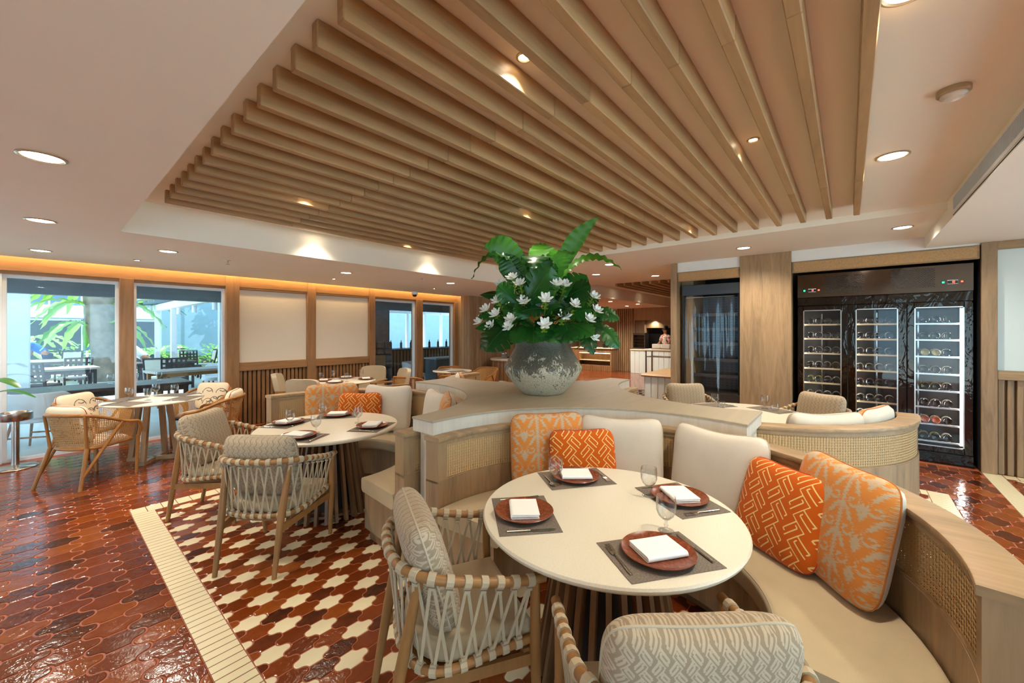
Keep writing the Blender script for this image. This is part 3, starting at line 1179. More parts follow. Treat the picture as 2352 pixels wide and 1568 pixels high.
def pillow(key, w, h, th, front, back, pipe, pat=None, nu=40, dip=.05):
    """cached meshes of one kind of cushion: front, back, piping (local x wide, y up, z towards the sitter)"""
    if key not in CUSH:
        f = MB().grid(pillow_fn(w, h, th, 1, dip), nu, nu)
        fm = f.mesh('cover_front', front, 180)
        if pat: set_attr(fm, pat)
        nb = nu if back is front else 20
        b = MB().grid(pillow_fn(w, h, th, -1, dip), nb, nb)
        b.f = [q[::-1] for q in b.f]
        b.uv = [q[::-1] for q in b.uv]
        bm = b.mesh('cover_back', back, 180)
        if pat: set_attr(bm, pat)
        fn = pillow_fn(w, h, th, 1, dip)
        n = 14
        ring = [fn(k / n, 0) for k in range(n)] + [fn(1, k / n) for k in range(n)] + [fn(1 - k / n, 1) for k in range(n)] + [fn(0, 1 - k / n) for k in range(n)]
        pm_ = MB().tube(ring, .004, 6, closed=True).mesh('piping', pipe, 180)
        CUSH[key] = (fm, bm, pm_)
    return CUSH[key]


def lean(phi, tilt, loc, roll=0):
    """matrix: z axis faces phi, leaning back by tilt"""
    n = Vector((math.cos(phi), math.sin(phi), 0))
    up = Vector((0, 0, 1))
    x = up.cross(n)
    y = up * math.cos(tilt) - n * math.sin(tilt)
    z = n * math.cos(tilt) + up * math.sin(tilt)
    m = Matrix((x, y, z)).transposed().to_4x4()
    return Matrix.Translation(loc) @ m @ Matrix.Rotation(roll, 4, 'Z')


def cushion(name, meshes, label, mat4, group, cat='cushion'):
    t = thing(name, label, cat, group=group)
    t.matrix_world = mat4
    for nm, me in zip(('cover_front', 'cover_back', 'piping'), meshes):
        link(nm, me, t)
    return t


M['f_key'] = patterned('orange_fret_fabric', srgb(204, 92, 14), srgb(246, 214, 140), jit=.1)
M['f_ikat'] = patterned('amber_ikat_velvet', srgb(216, 136, 62), srgb(190, 174, 146), jit=.16, scale=300)
M['f_grey'] = patterned('grey_fret_weave', srgb(156, 136, 110), srgb(194, 174, 146), jit=.15, scale=700)
M['f_bird'] = patterned('bird_print', srgb(236, 218, 186), srgb(92, 62, 44), jit=.1)

KEY = lambda: pillow('key', .48, .47, .14, M['f_key'], M['f_key'], M['piping_rust'], pat_key, 150, .09)
IKAT = lambda: pillow('ikat', .57, .56, .15, M['f_ikat'], M['linen'], M['piping_amber'], pat_ikat, 170, .08)
CREAM = lambda: pillow('cream', .60, .55, .17, M['linen'], M['linen'], M['piping'], None, 40, .17)


def booth_cushion(i, kind, ang, r, tilt, label, twist=0, roll=0, z=.456):
    bx, by, fa = BOOTH[i]
    a = R(ang) + R(fa)
    loc = (bx + r * math.cos(a), by + r * math.sin(a), z)
    ms = {'key': KEY, 'ikat': IKAT, 'cream': CREAM}[kind]()
    nm = {'key': 'fret_cushion', 'ikat': 'ikat_cushion', 'cream': 'linen_cushion'}[kind]
    gp = {'key': 'orange fret cushions', 'ikat': 'amber ikat cushions', 'cream': 'cream linen back cushions'}[kind]
    return cushion(nm, ms, label, lean(a + PI + R(twist), R(tilt), loc, R(roll)), gp)


booth_cushion(0, 'ikat', 51, .985, 8, 'amber ikat cushion at the far left of the front booth')
booth_cushion(0, 'key', 37, .83, 13, 'small orange fret cushion behind the front table', twist=10)
booth_cushion(0, 'cream', 22, .985, 8, 'cream linen cushion behind the front table beside the orange one')
booth_cushion(0, 'cream', -14, .985, 8, 'cream linen cushion behind the large orange fret cushion')
booth_cushion(0, 'key', -41, .87, 17, 'large orange fret cushion leaning at the right of the front booth', twist=4)
booth_cushion(0, 'ikat', -54, .985, 12, 'large amber ikat cushion at the right of the front booth')
booth_cushion(1, 'ikat', 63, .985, 8, 'amber ikat cushion in the second booth')
booth_cushion(1, 'key', 44, .82, 12, 'orange fret cushion in the second booth')
booth_cushion(1, 'cream', 28, .985, 8, 'cream linen cushion in the second booth beside the orange one')
booth_cushion(1, 'cream', -18, .985, 8, 'cream linen cushion seen edge-on behind the counter tip')
booth_cushion(1, 'ikat', -38, .985, 10, 'amber ikat cushion with its back to us behind the counter tip')
booth_cushion(2, 'cream', 42, .985, 8, 'cream linen cushion back showing over the right booth rail')
booth_cushion(2, 'key', 58, .92, 12, 'orange fret cushion peeking between two cushions in the right booth')
booth_cushion(2, 'ikat', 70, .985, 10, 'amber-edged cushion with cream back at the right booth end')
booth_cushion(3, 'cream', 28, .985, 8, 'cream linen cushion in the far booth behind the counter', roll=4)
booth_cushion(3, 'ikat', -40, .985, 8, 'amber ikat cushion in the far booth behind the vase')
booth_cushion(3, 'ikat', 62, .985, 10, 'amber ikat cushion in the far booth at the counter end')

# ================================================================== ROPE ARMCHAIR
def rope_chair():
    t = thing('rope_armchair', 'woven rope armchair', 'chair', group='woven rope armchairs')
    # hand rail: U in plan, from arm tip round the back to the other tip
    def U(tip_x, half, back_x, z_arm, z_back, n=40, yp=2.6):
        pts = []
        for k in range(n + 1):
            a = -PI / 2 - PI * k / n * 1.0          # -90 .. -270 deg : left tip side to right via back
            c, s_ = math.cos(a), math.sin(a)
            e = 2 / yp
            x = back_x * abs(c) ** e if True else 0
            y = half * math.copysign(abs(s_) ** e, s_)
            pts.append((x, y))
        L = [(tip_x * (1 - k / 8), -half) for k in range(8)]
        Rr = [(tip_x * (k + 1) / 8, half) for k in range(8)]
        pl_ = L + pts + Rr
        out = []
        for x, y in pl_:
            f = max(0, min(1, (tip_x - x) / (tip_x - back_x)))
            f = f * f * (3 - 2 * f)
            out.append((x, y, z_arm + (z_back - z_arm) * f))
        return out
    top = U(.30, .30, -.26, .640, .735)
    low = U(.25, .272, -.215, .395, .365)
    MB().tube(top, .0175, 12).build('hand_rail', M['chairwood'], t, 60)
    MB().tube(low, .016, 10).build('lower_rail', M['chairwood'], t, 60)
    for sy in (-1, 1):
        MB().tube([(.285, sy * .265, 0), (.265, sy * .287, .36), (.262, sy * .292, .635)], [.0145, .0225, .018], 10).build('leg', M['chairwood'], t, 60)
        MB().tube([(-.30, sy * .20, 0), (-.235, sy * .205, .37), (-.17, sy * .225, .715)], [.015, .0235, .018], 10).build('leg', M['chairwood'], t, 60)
        MB().bar((-.25, sy * .205, .295), (.27, sy * .278, .325), .02, .045).build('side_stretcher', M['chairwood'], t)
    ap = [(x * .93, y * .86) for x, y, z in low]
    MB().prism(ap[::-1] if area(ap) < 0 else ap, .325, .36, .006).build('seat_base', M['chairwood'], t)
    MB().bar((.235, -.27, .34), (.235, .27, .34), .025, .04).build('front_apron', M['chairwood'], t)
    # arc-length positions on both rails
    def at(poly, f):
        seg = [0]
        for i in range(1, len(poly)):
            seg.append(seg[-1] + (Vector(poly[i]) - Vector(poly[i - 1])).length)
        d = f * seg[-1]
        for i in range(1, len(poly)):
            if d <= seg[i] + 1e-9:
                k = (d - seg[i - 1]) / (seg[i] - seg[i - 1] + 1e-12)
                a, b = Vector(poly[i - 1]), Vector(poly[i])
                return a.lerp(b, k), (b - a).normalized()
        return Vector(poly[-1]), Vector((1, 0, 0))
    n = 23
    for k in range(n):
        f = .04 + .92 * k / (n - 1)
        p, d = at(top, f)
        q, e = at(low, f)
        m = MB()
        m.tube([p - d * .014, p - d * .0135, p + d * .0135, p + d * .014], [.0185, .0225, .0225, .0185], 10, flat=1.05)
        dn = (q - p).normalized()
        kn = p + dn * .034
        side = d.cross(dn).normalized()
        m.bar(kn - d * .011, kn + d * .011, .016, .010, dn)
        for g in (-1, 1):
            ff = max(.04, min(.96, f + g * .92 / (n - 1)))
            q2, e2 = at(low, ff)
            up2 = (p - q2).normalized()
            off = side * (.004 if g > 0 else -.004)
            m.bar(kn + d * g * .006 + off, q2 + up2 * .028 + off, .0115, .0045, side)
        m.build('rope_strap', M['cord'], t, 0)
        if True:
            ff = f
            q2, e2 = at(low, ff)
            m2 = MB()
            m2.tube([q2 - e2 * .013, q2 - e2 * .0125, q2 + e2 * .0125, q2 + e2 * .013], [.017, .0205, .0205, .017], 10)
            p2, _ = at(top, ff)
            up2 = (p2 - q2).normalized()
            m2.bar(q2 + up2 * .026 - e2 * .010, q2 + up2 * .026 + e2 * .010, .014, .010, up2)
            m2.build('rope_loop', M['cord'], t, 0)
    # seat pad
    sp = [(min(.30, x * 1.0 + .03), y * .93) for x, y, z in low]
    sp = sp if area(sp) > 0 else sp[::-1]
    m = MB()
    rings = [(inset(sp, .02), .362), (sp, .38), (sp, .425), (inset(sp, .012), .445), (inset(sp, .03), .452)]
    v, fcs, nn = [], [], len(sp)
    for rg, z in rings:
        v += [(x, y, z) for x, y in rg]
    for i in range(len(rings) - 1):
        for k in range(nn):
            fcs.append((i * nn + k, i * nn + (k + 1) % nn, (i + 1) * nn + (k + 1) % nn, (i + 1) * nn + k))
    fcs.append(tuple(range(nn))[::-1])
    fcs.append(tuple((len(rings) - 1) * nn + k for k in range(nn)))
    m.add(v, fcs)
    m.build('seat_pad', M['linen_seat'], t, 60)
    return t


GREY = lambda: pillow('grey', .51, .46, .16, M['f_grey'], M['f_grey'], M['piping_grey'], pat_fret, 190, .10)


def grey_cushion(x, y, rz, label, tilt=16, back=.045, z=.455, side=0):
    loc = (x - back * math.cos(rz) - side * math.sin(rz), y - back * math.sin(rz) + side * math.cos(rz), z)
    # the back of the pillow carries the weave too
    return cushion('woven_cushion', GREY(), label, lean(rz, R(tilt), loc), 'grey fret chair cushions')


rc = rope_chair()
spots = [(1.14, 1.31, -27, 'woven rope armchair at the left of the front table', 'grey fret cushion standing in the armchair left of the front table', 17),
         (1.165, .375, 42, 'woven rope armchair nearest the camera, cut off by the picture edge', 'grey fret cushion nearest the camera at the bottom edge', 15),
         (1.09, 3.17, 37, 'woven rope armchair with its back to us at the second table', 'grey fret cushion in the armchair with its back to us at the second table', 15),
         (1.04, 4.295, -47, 'woven rope armchair on the window side of the second table', 'grey fret cushion in the armchair on the window side of the second table', 17)]
spots += [(5.55, 1.62, 218, 'rope armchair before the black display cooler', 'grey cushion in the armchair before the black display cooler', 12),
          (5.62, .30, 148, 'rope armchair before the left doors of the wine cabinet', 'grey cushion in the armchair before the wine cabinet', 12)]
for i, (x, y, a, lb, lc, tl) in enumerate(spots):
    if i == 0:
        rc.location, rc.rotation_euler = (x, y, 0), (0, 0, R(a))
        rc['label'] = lb
    else:
        copy_tree(rc, (x, y, 0), R(a), lb)
    grey_cushion(x, y, R(a), lc, tl)

# ================================================================== TABLEWARE
mt = NT('woven_placemat')
_a, _b = mt.noise(mt.coord('Object', (120, 900, 1)), 1, 2), mt.noise(mt.coord('Object', (900, 120, 1)), 1, 2)
_f = mt.math('ADD', mt.math('MULTIPLY', _a, .5), mt.math('MULTIPLY', _b, .5))
mt.col(mt.ramp(_f, [(.36, srgb(52, 44, 38)), (.64, srgb(150, 134, 116))])).set(rough=.7)
mt.bump(_f, .3, .001)
M['placemat'] = mt.m
pt = NT('rust_glaze')
_n = pt.noise(pt.coord(), 70, 4, .7)
pt.col(pt.ramp(_n, [(.3, srgb(100, 46, 26)), (.6, srgb(136, 70, 40)), (.8, srgb(168, 104, 68))])).set(rough=.22, spec=.5)
pt.bump(_n, .15, .002)
M['plate'] = pt.m

MESH = {}
MESH['mat'] = MB().cbox(-.135, .135, -.19, .19, 0, .0022, .001).mesh('placemat', M['placemat'], 0)
MESH['plate'] = MB().lathe([(0, .0), (.085, .0), (.09, .004), (.122, .012), (.134, .0185), (.136, .0205), (.134, .0225), (.119, .0165), (.1, .0125), (0, .0115)], 48).mesh('dinner_plate', M['plate'], 50)


def ribbon(mb, path, th, y0, y1):
    """strip of cloth of thickness th following path (x,z), wide from y0 to y1"""
    n = len(path)
    o = []
    for i in range(n):
        a, b = path[max(0, i - 1)], path[min(n - 1, i + 1)]
        dx, dz = b[0] - a[0], b[1] - a[1]
        l = math.hypot(dx, dz) or 1
        o.append((-dz / l * th / 2, dx / l * th / 2))
    lp = [(p[0] + q[0], p[1] + q[1]) for p, q in zip(path, o)] + [(p[0] - q[0], p[1] - q[1]) for p, q in zip(path, o)][::-1]
    m = len(lp)
    v = [(x, y0, z) for x, z in lp] + [(x, y1, z) for x, z in lp]
    f = [(k, k + m, (k + 1) % m + m, (k + 1) % m) for k in range(m)]
    f += [tuple((i, i + 1, 2 * n - 2 - i, 2 * n - 1 - i)) for i in range(n - 1)]
    f += [tuple(m + k for k in (i, 2 * n - 1 - i, 2 * n - 2 - i, i + 1)) for i in range(n - 1)]
    mb.add(v, f)


nk = MB()
pth = [(.062, .003), (-.055, .003)]
for k in range(7):
    a = -PI / 2 - PI * k / 6
    pth.append((-.058 + .0045 * math.cos(a), .0075 + .0045 * math.sin(a)))
pth += [(-.05, .0122), (.06, .0125)]
ribbon(nk, pth, .004, -.085, .085)
pth2 = [(.055, .0165)]
for k in range(7):
    a = PI / 2 + PI * k / 6
    pth2.append((-.056 + .0085 * math.cos(a), .0105 + .0085 * math.sin(a)))
ribbon(nk, [(.064, .0178), (.0, .0182)] + [(-.05, .0188)] + pth2[1:], .004, -.083, .084)
MESH['napkin'] = nk.mesh('folded_napkin', M['napkin'], 40)


def bez(ps, n):
    out = []
    m = len(ps) - 1
    for i in range(n + 1):
        t_ = i / n
        q = [Vector(p) for p in ps]
        for r in range(m):
            q = [q[k].lerp(q[k + 1], t_) for k in range(len(q) - 1)]
        out.append(q[0])
    return out


fk = MB()
fk.tube(bez([(0, -.10, .002), (0, -.03, .003), (0, .015, .009), (0, .03, .006)], 10), [.0055, .0055, .005, .0045, .004, .0035, .003, .003, .003, .0035, .006], 8, flat=.45)
fk.cbox(-.011, .011, .028, .05, .003, .0055, .001)
for k in range(4):
    x = -.0095 + k * .0063
    fk.bar((x, .05, .0042), (x, .098, .007), .0032, .002)
MESH['fork'] = fk.mesh('fork', M['cutlery'], 40)
kn = MB()
kn.tube([(0, -.105, .003), (0, -.04, .0035), (0, -.005, .0035)], [.0065, .006, .005], 8, flat=.5)
kn.prism([(-.006, -.006), (.006, -.006), (.008, .05), (.006, .09), (-.002, .108), (-.006, .09)], .0025, .0042)
MESH['knife'] = kn.mesh('table_knife', M['cutlery'], 40)
sp_ = MB()
sp_.tube(bez([(0, -.10, .002), (0, -.03, .003), (0, .02, .008), (0, .045, .005)], 8), [.0055, .0055, .005, .0045, .004, .0035, .003, .003, .0035], 8, flat=.45)
sp_.grid(lambda u, v: (.019 * math.sin(u * PI) * (v * 2 - 1), .04 + .06 * u, .007 - .006 * math.sin(u * PI) * (1 - (v * 2 - 1) ** 2)), 10, 6)
MESH['spoon'] = sp_.mesh('spoon', M['cutlery'], 60)
gp = [(0, .0), (.031, .0), (.033, .002), (.028, .005), (.007, .010), (.0055, .018), (.0095, .027), (.0055, .036), (.0065, .046), (.018, .053), (.032, .068), (.0405, .09), (.0415, .115), (.0385, .148),
      (.0372, .148), (.040, .115), (.039, .09), (.031, .070), (.017, .0555), (0, .052)]
MESH['goblet'] = MB().lathe(gp, 28).mesh('water_goblet', M['glass'], 50)
MESH['tumbler'] = MB().lathe([(0, 0), (.026, 0), (.034, .012), (.038, .04), (.035, .078), (.0336, .078), (.0365, .04), (.032, .014), (0, .006)], 28).mesh('water_tumbler', M['glass'], 50)


def put(name, key, label, cat, x, y, z, rz, group):
    return tag(link(name, MESH[key], None, (x, y, z), rz), label, cat, group)


def setting(cx, cy, ang, r, where, z=.75, parts='mpnfk', twist=0):
    """place setting whose diner sits at angle ang of the table"""
    a = R(ang)
    x, y = cx + r * math.cos(a), cy + r * math.sin(a)
    rz = a + R(twist)                       # local -x points to the table centre; diner's left is local -y
    def loc(u, v):
        return x + u * math.cos(rz) - v * math.sin(rz), y + u * math.sin(rz) + v * math.cos(rz)
    zz = z
    if 'm' in parts:
        put('placemat', 'mat', f'dark woven placemat {where}', 'placemat', x, y, z + .0005, rz, 'dark woven placemats')
        zz = z + .003
    if 'p' in parts:
        put('dinner_plate', 'plate', f'rust glazed plate {where}', 'plate', x, y, zz, rz, 'rust glazed plates')
    if 'n' in parts:
        put('folded_napkin', 'napkin', f'folded white napkin {where}', 'napkin', x, y, zz + .0125, rz + R(random.uniform(-14, 14)) + (PI if random.random() < .4 else 0), 'folded white napkins')
    if 'f' in parts:
        u, v = loc(-.005, -.163)
        put('fork', 'fork', f'steel fork {where}', 'fork', u, v, zz, rz + PI / 2 + R(random.uniform(-3, 3)), 'steel forks')
    if 'k' in parts:
        u, v = loc(-.005, .163)
        put('table_knife', 'knife', f'steel knife {where}', 'knife', u, v, zz, rz + PI / 2 + R(random.uniform(-3, 3)), 'steel knives')
    if 's' in parts:
        u, v = loc(-.005, .163)
        put('spoon', 'spoon', f'steel spoon {where}', 'spoon', u, v, zz, rz + PI / 2, 'steel spoons')


T1, T2, T3 = BOOTH[0], BOOTH[1], (BOOTH[2][0] + .06, BOOTH[2][1])
for a, w, p in ((138, 'before the left armchair at the front table', 'mpnfk'), (234, 'nearest the camera on the front table', 'mpnfk'),
                (53, 'before the small orange cushion at the front table', 'mpnfs'), (-34, 'beside the large cushions at the front table', 'mpnfk')):
    setting(T1[0], T1[1], a, .405, w, parts=p)
for a, w in ((120, 'on the window side of the second table'), (212, 'before the armchair with its back to us at the second table'),
             (54, 'before the orange cushion at the second table'), (-58, 'at the counter end of the second table')):
    setting(T2[0], T2[1], a, .415, w, parts='mpnfk')
setting(T3[0], T3[1], 55, .40, 'before the cooler side armchair at the right table', parts='mf')
setting(T3[0], T3[1], -30, .40, 'on the wine cabinet side of the right table', parts='mf')


def goblets(lst, kind='goblet', z=.75):
    for x, y, lb in lst:
        put('water_' + kind, kind, lb, 'glass', x, y, z + .0028, 0, 'stemmed water goblets' if kind == 'goblet' else 'low tumblers')


goblets([(1.843, 1.241, 'stemmed goblet before the small orange cushion on the front table'), (2.02, .785, 'stemmed goblet at the middle right of the front table'),
         (1.711, .591, 'stemmed goblet by the plate nearest the camera'),
         (1.433, 3.80, 'stemmed goblet on the window side of the second table'), (1.784, 3.938, 'stemmed goblet before the ikat cushion on the second table'),
         (1.895, 3.461, 'stemmed goblet at the counter end of the second table'), (1.481, 3.388, 'stemmed goblet nearest the camera on the second table'),
         (4.86, 1.14, 'stemmed goblet on the left of the right table'), (5.113, .70, 'stemmed goblet on the right of the right table')])
goblets([(4.80, 1.06, 'low tumbler on the left of the right table'), (5.027, .597, 'low tumbler on the right of the right table')], 'tumbler')

# ================================================================== VASE AND ARRANGEMENT
VX, VY = 3.15, 2.27
vm = NT('worn_vase_glaze')
_v = vm.coord()
_n = vm.noise(_v, 7, 5, .65, .4)
_s = vm.noise(vm.coord('Object', (22, 22, 5)), 3, 4, .7)
_tc = vm.n('TexCoord'); _sp = vm.n('SeparateXYZ'); vm.l(_tc.outputs['Object'], _sp.inputs[0])
_h = vm.math('MULTIPLY', vm.math('SUBTRACT', .30, _sp.outputs[2]), 1.15)
_x = vm.math('ADD', vm.math('ADD', vm.math('MULTIPLY', _n, .9), vm.math('MULTIPLY', _s, .9)), _h)
_k = vm.ramp(_x, [(.98, (0, 0, 0, 1)), (1.02, (1, 1, 1, 1))])
_fine = vm.noise(_v, 130, 3, .7)
_dark = vm.ramp(_fine, [(.35, srgb(62, 60, 50)), (.7, srgb(118, 112, 94))])
_lite = vm.ramp(_fine, [(.35, srgb(150, 140, 118)), (.6, srgb(206, 196, 170))])
_cmp = vm.math('GREATER_THAN', _x, .985)
vm.col(vm.mix(_cmp, _dark, _lite)).set(rough=.42, spec=.45)
vm.bump(vm.math('ADD', vm.math('MULTIPLY', _cmp, .6), vm.math('MULTIPLY', _fine, .5)), .35, .004)
prof = [(0, 0), (.19, 0), (.205, .012), (.265, .07), (.325, .14), (.365, .205), (.378, .245), (.372, .262), (.345, .31), (.305, .38), (.272, .44), (.262, .48), (.268, .53), (.288, .575), (.296, .588), (.285, .592), (.262, .56), (.245, .48), (.25, .42), (.0, .40)]
tag(MB().lathe(prof, 64).build('clay_vase', vm.m, None, 50, (VX, VY, 1.0005)), 'large weathered dark clay vase on the stone counter', 'vase')


def leafmat(name, c1, c2, tr=.25, rough=.3):
    t = NT(name)
    oi = t.n('ObjectInfo')
    nz = t.noise(t.coord(), 12, 3)
    f = t.math('ADD', t.math('MULTIPLY', oi.outputs['Random'], .6), t.math('MULTIPLY', nz, .4))
    c = t.ramp(f, [(.2, c1), (.8, c2)])
    t.col(c).set(rough=rough, spec=.5)
    tl, mx = t.n('BsdfTranslucent'), t.n('MixShader')
    t.l(c, tl.inputs[0])
    mx.inputs[0].default_value = tr
    t.l(t.b.outputs[0], mx.inputs[1])
    t.l(tl.outputs[0], mx.inputs[2])
    t.l(mx.outputs[0], t.out.inputs[0])
    return t.m


M['monstera'] = leafmat('monstera_leaf', srgb(18, 66, 24), srgb(44, 108, 36), .2, .26)
M['fern'] = leafmat('nest_fern_leaf', srgb(52, 120, 30), srgb(96, 160, 44), .35, .35)
M['ferndark'] = leafmat('nest_fern_dark', srgb(36, 92, 30), srgb(70, 128, 44), .25, .3)
M['bract'] = leafmat('green_bract', srgb(110, 150, 40), srgb(150, 180, 60), .3, .4)
M['petal'] = plain('white_petal', srgb(246, 244, 232), .5, var=.03)


def blade(path, width, side, prof_fn, nu=26, nv=6, wave=0, wn=9, cup=.15, cuts=None, gap=.2):
    """leaf surface along path; side = direction of the blade's width"""
    mb = MB()
    n = len(path) - 1
    side = Vector(side).normalized()
    rows = []
    for i in range(nu + 1):
        s_ = i / nu
        k = min(n - 1, int(s_ * n))
        p = path[k].lerp(path[k + 1], s_ * n - k)
        tg = (path[k + 1] - path[k]).normalized()
        sd = (side - tg * side.dot(tg)).normalized()
        nm = sd.cross(tg)
        w = width / 2 * prof_fn(s_)
        row = []
        for j in range(-nv, nv + 1):
            a = j / nv
            ww = w
            if cuts and abs(a) > .55:
                fr = (s_ * cuts) % 1
                ww = w * (1 - .16 * abs(fr - .5 - gap / 2) * 2)
            z = cup * abs(a) ** 1.6 * w + wave * math.sin(s_ * wn * 2 * PI + (1 if a > 0 else 0)) * abs(a) ** 2
            row.append(p + sd * (a * ww) + nm * z - (tg * abs(a) * w * .35 * (-1) if cuts else Vector()))
        rows.append(row)
    m = 2 * nv + 1
    v = [q for r_ in rows for q in r_]
    f = []
    for i in range(nu):
        s_ = (i + .5) / nu
        for j in range(m - 1):
            a = abs((j + .5) - nv) / nv
            if cuts and a > .5 and ((s_ * cuts) % 1) < gap and .12 < s_ < .93:
                continue
            f.append((i * m + j, (i + 1) * m + j, (i + 1) * m + j + 1, i * m + j + 1))
    mb.add(v, f)
    return mb


CAMR = Vector((FY, -FX, 0))
CAMF = Vector((FX, FY, 0))


def spot(px, py, t_):
    """point at picture position px,py lying t_ metres in front of the vase's depth"""
    d = VX * FX + VY * FY - t_
    return CAMF * d + CAMR * ((px - 1176) / 915 * d) + Vector((0, 0, 1.6 - (py - 760) / 915 * d))


ar = thing('flower_arrangement', 'leafy arrangement of fern fronds, split leaves and white flowers in the clay vase', 'plant', (VX, VY, 1.45))
AO = Vector((VX, VY, 1.45))
UPV = Vector((0, 0, 1))


def fcrop(cx, cy, t_):
    return spot(1060 + cx / 4.61, 480 + cy / 4.61, t_) - AO


fern_prof = lambda s_: (.28 + .72 * math.sin(min(1, s_ * 1.5) * PI / 2)) * (1 - max(0, (s_ - .62) / .38) ** 1.7) + .01
FERNS = [  # control points (crop px, depth), width, side, material
    ([(760, 900, 0), (600, 560, .02), (420, 330, .1), (240, 400, .2)], .27, CAMR * .6 + UPV * .8, 'fern'),
    ([(740, 900, .05), (560, 420, .1), (260, 330, .25), (110, 740, .35)], .10, CAMF * .8 + UPV * .5, 'ferndark'),
    ([(980, 900, -.05), (1060, 560, -.05), (1150, 300, 0), (1460, 80, .1)], .17, CAMR * .8 + UPV * -.5, 'fern'),
    ([(1000, 880, .05), (1120, 520, .1), (1400, 360, .15), (1695, 640, .25)], .12, CAMF * .7 + UPV * .6, 'fern'),
    ([(820, 900, .1), (800, 520, .1), (790, 350, .2), (760, 660, .42)], .27, CAMR, 'ferndark'),
    ([(1020, 900, .05), (1030, 640, .05), (1020, 480, .0), (1000, 430, -.1)], .24, CAMR, 'fern'),
    ([(900, 900, -.1), (880, 600, -.1), (850, 420, -.15), (830, 360, -.3)], .28, CAMR, 'fern'),
    ([(960, 900, .12), (980, 600, .15), (1000, 380, .2), (1210, 470, .42)], .22, CAMR * .3 + CAMF * .8, 'ferndark'),
    ([(700, 950, .05), (560, 700, .1), (500, 560, .12), (430, 480, .1)], .22, CAMR * .9 + UPV * .3, 'ferndark'),
    ([(880, 950, .15), (880, 760, .18), (870, 620, .2), (860, 480, .2)], .26, CAMR, 'ferndark'),
    ([(640, 900, -.1), (520, 520, -.15), (420, 320, -.2), (330, 310, -.3)], .20, CAMR * .6 + UPV * .8, 'fern'),
]
for pts, w, sd, mt_ in FERNS:
    path = bez([fcrop(*p) for p in pts], 24)
    blade(path, w, sd, fern_prof, 40, 4, wave=.012, wn=11, cup=.12).build('fern_frond', M[mt_], ar, 180)
mon_prof = lambda s_: (math.sin(min(1, (s_ + .05) * 1.9) * PI / 2)) ** .6 * (1 - max(0, (s_ - .30) / .70) ** 2.1) + .012
MON = [  # base, tip (crop px, depth), width factor
    ((700, 1000, .25), (960, 600, .42), .85), ((1080, 960, .2), (1370, 800, .35), 1.0), ((1060, 920, .22), (1330, 690, .1), .8),
    ((600, 1000, .2), (380, 800, .3), .9), ((540, 1200, .25), (250, 1500, .42), .95), ((640, 1220, .3), (560, 1420, .45), 1.1),
    ((780, 1200, .32), (760, 1420, .5), 1.1), ((960, 1200, .32), (930, 1410, .5), 1.2), ((1080, 1180, .3), (1140, 1420, .48), 1.1),
    ((1080, 1200, .25), (1400, 1330, .45), .95), ((1200, 1150, .2), (1530, 1280, .3), .9), ((1300, 1050, .1), (1570, 1150, .15), .95),
    ((1420, 1060, .05), (1680, 1160, .05), .8), ((1450, 1220, .1), (1680, 1470, .12), .8), ((1280, 1260, .22), (1400, 1540, .32), .7),
    ((420, 1120, .15), (170, 1140, .2), .6), ((480, 1230, .2), (140, 1260, .2), .5), ((420, 1260, .1), (190, 1480, .12), .6),
    ((560, 960, .1), (190, 900, .1), .4), ((760, 1050, .35), (700, 900, .45), .9), ((960, 1080, .38), (1180, 1060, .5), .8),
    ((880, 1060, .38), (640, 1080, .5), .8), ((1020, 980, .1), (1150, 660, 0), .5), ((900, 1120, .36), (860, 1240, .52), 1.0),
    ((500, 1050, 0), (340, 1010, -.1), .8), ((820, 1080, .15), (640, 820, .2), 1.0), ((940, 1080, .15), (1120, 840, .2), 1.0), ((880, 1150, .3), (1010, 960, .42), 1.0), ((720, 1150, .3), (560, 1010, .36), 1.0), ((980, 1180, .36), (1110, 1120, .52), .9),
    ((760, 1200, .36), (620, 1200, .52), 1.0), ((700, 1150, .2), (430, 1060, .3), 1.0), ((620, 1180, .2), (380, 1200, .32), .9), ((1100, 1120, .2), (1380, 1060, .28), 1.0), ((1000, 1240, .3), (1240, 1330, .46), 1.1), ((860, 1230, .34), (850, 1400, .5), 1.1),
    ((900, 1050, -.1), (900, 850, -.15), 1.2), ((780, 1050, -.1), (620, 960, -.2), 1.2), ((1050, 1050, -.1), (1250, 980, -.2), 1.2), ((560, 1150, 0), (330, 1150, -.05), 1.1), ((1250, 1150, 0), (1480, 1180, 0), 1.0), ((1250, 1000, -.1), (1450, 900, -.2), .8), ((1120, 1040, .3), (1320, 980, .42), .8)]
for k, (b, tp, wf) in enumerate(MON):
    p, q = fcrop(*b), fcrop(*tp)
    d = q - p
    L = d.length
    out = (CAMF * -.75 + UPV * .55 + CAMR * (.25 if tp[0] > 880 else -.25)).normalized()
    mid = p + d * .5 + out * L * .16
    path = bez([p, mid, q - out * L * .03], 16)
    sd = d.cross(out)
    lf = blade(path, L * 1.02 * wf, sd, mon_prof, 44, 5, cup=-.18, cuts=5.3 if wf > .55 else None, gap=.13).build('split_leaf', M['monstera'], ar, 180)
    MB().tube([x + out * .002 for x in path], [.0025] * 8 + [.0015] * (len(path) - 8), 5).build('midrib', M['ferndark'], lf)
    MB().tube([Vector((0, 0, .02)) + p * .05, p * .55 + Vector((0, 0, .03)), p], .006, 5).build('leaf_stalk', M['bract'], lf)
fl = MB()
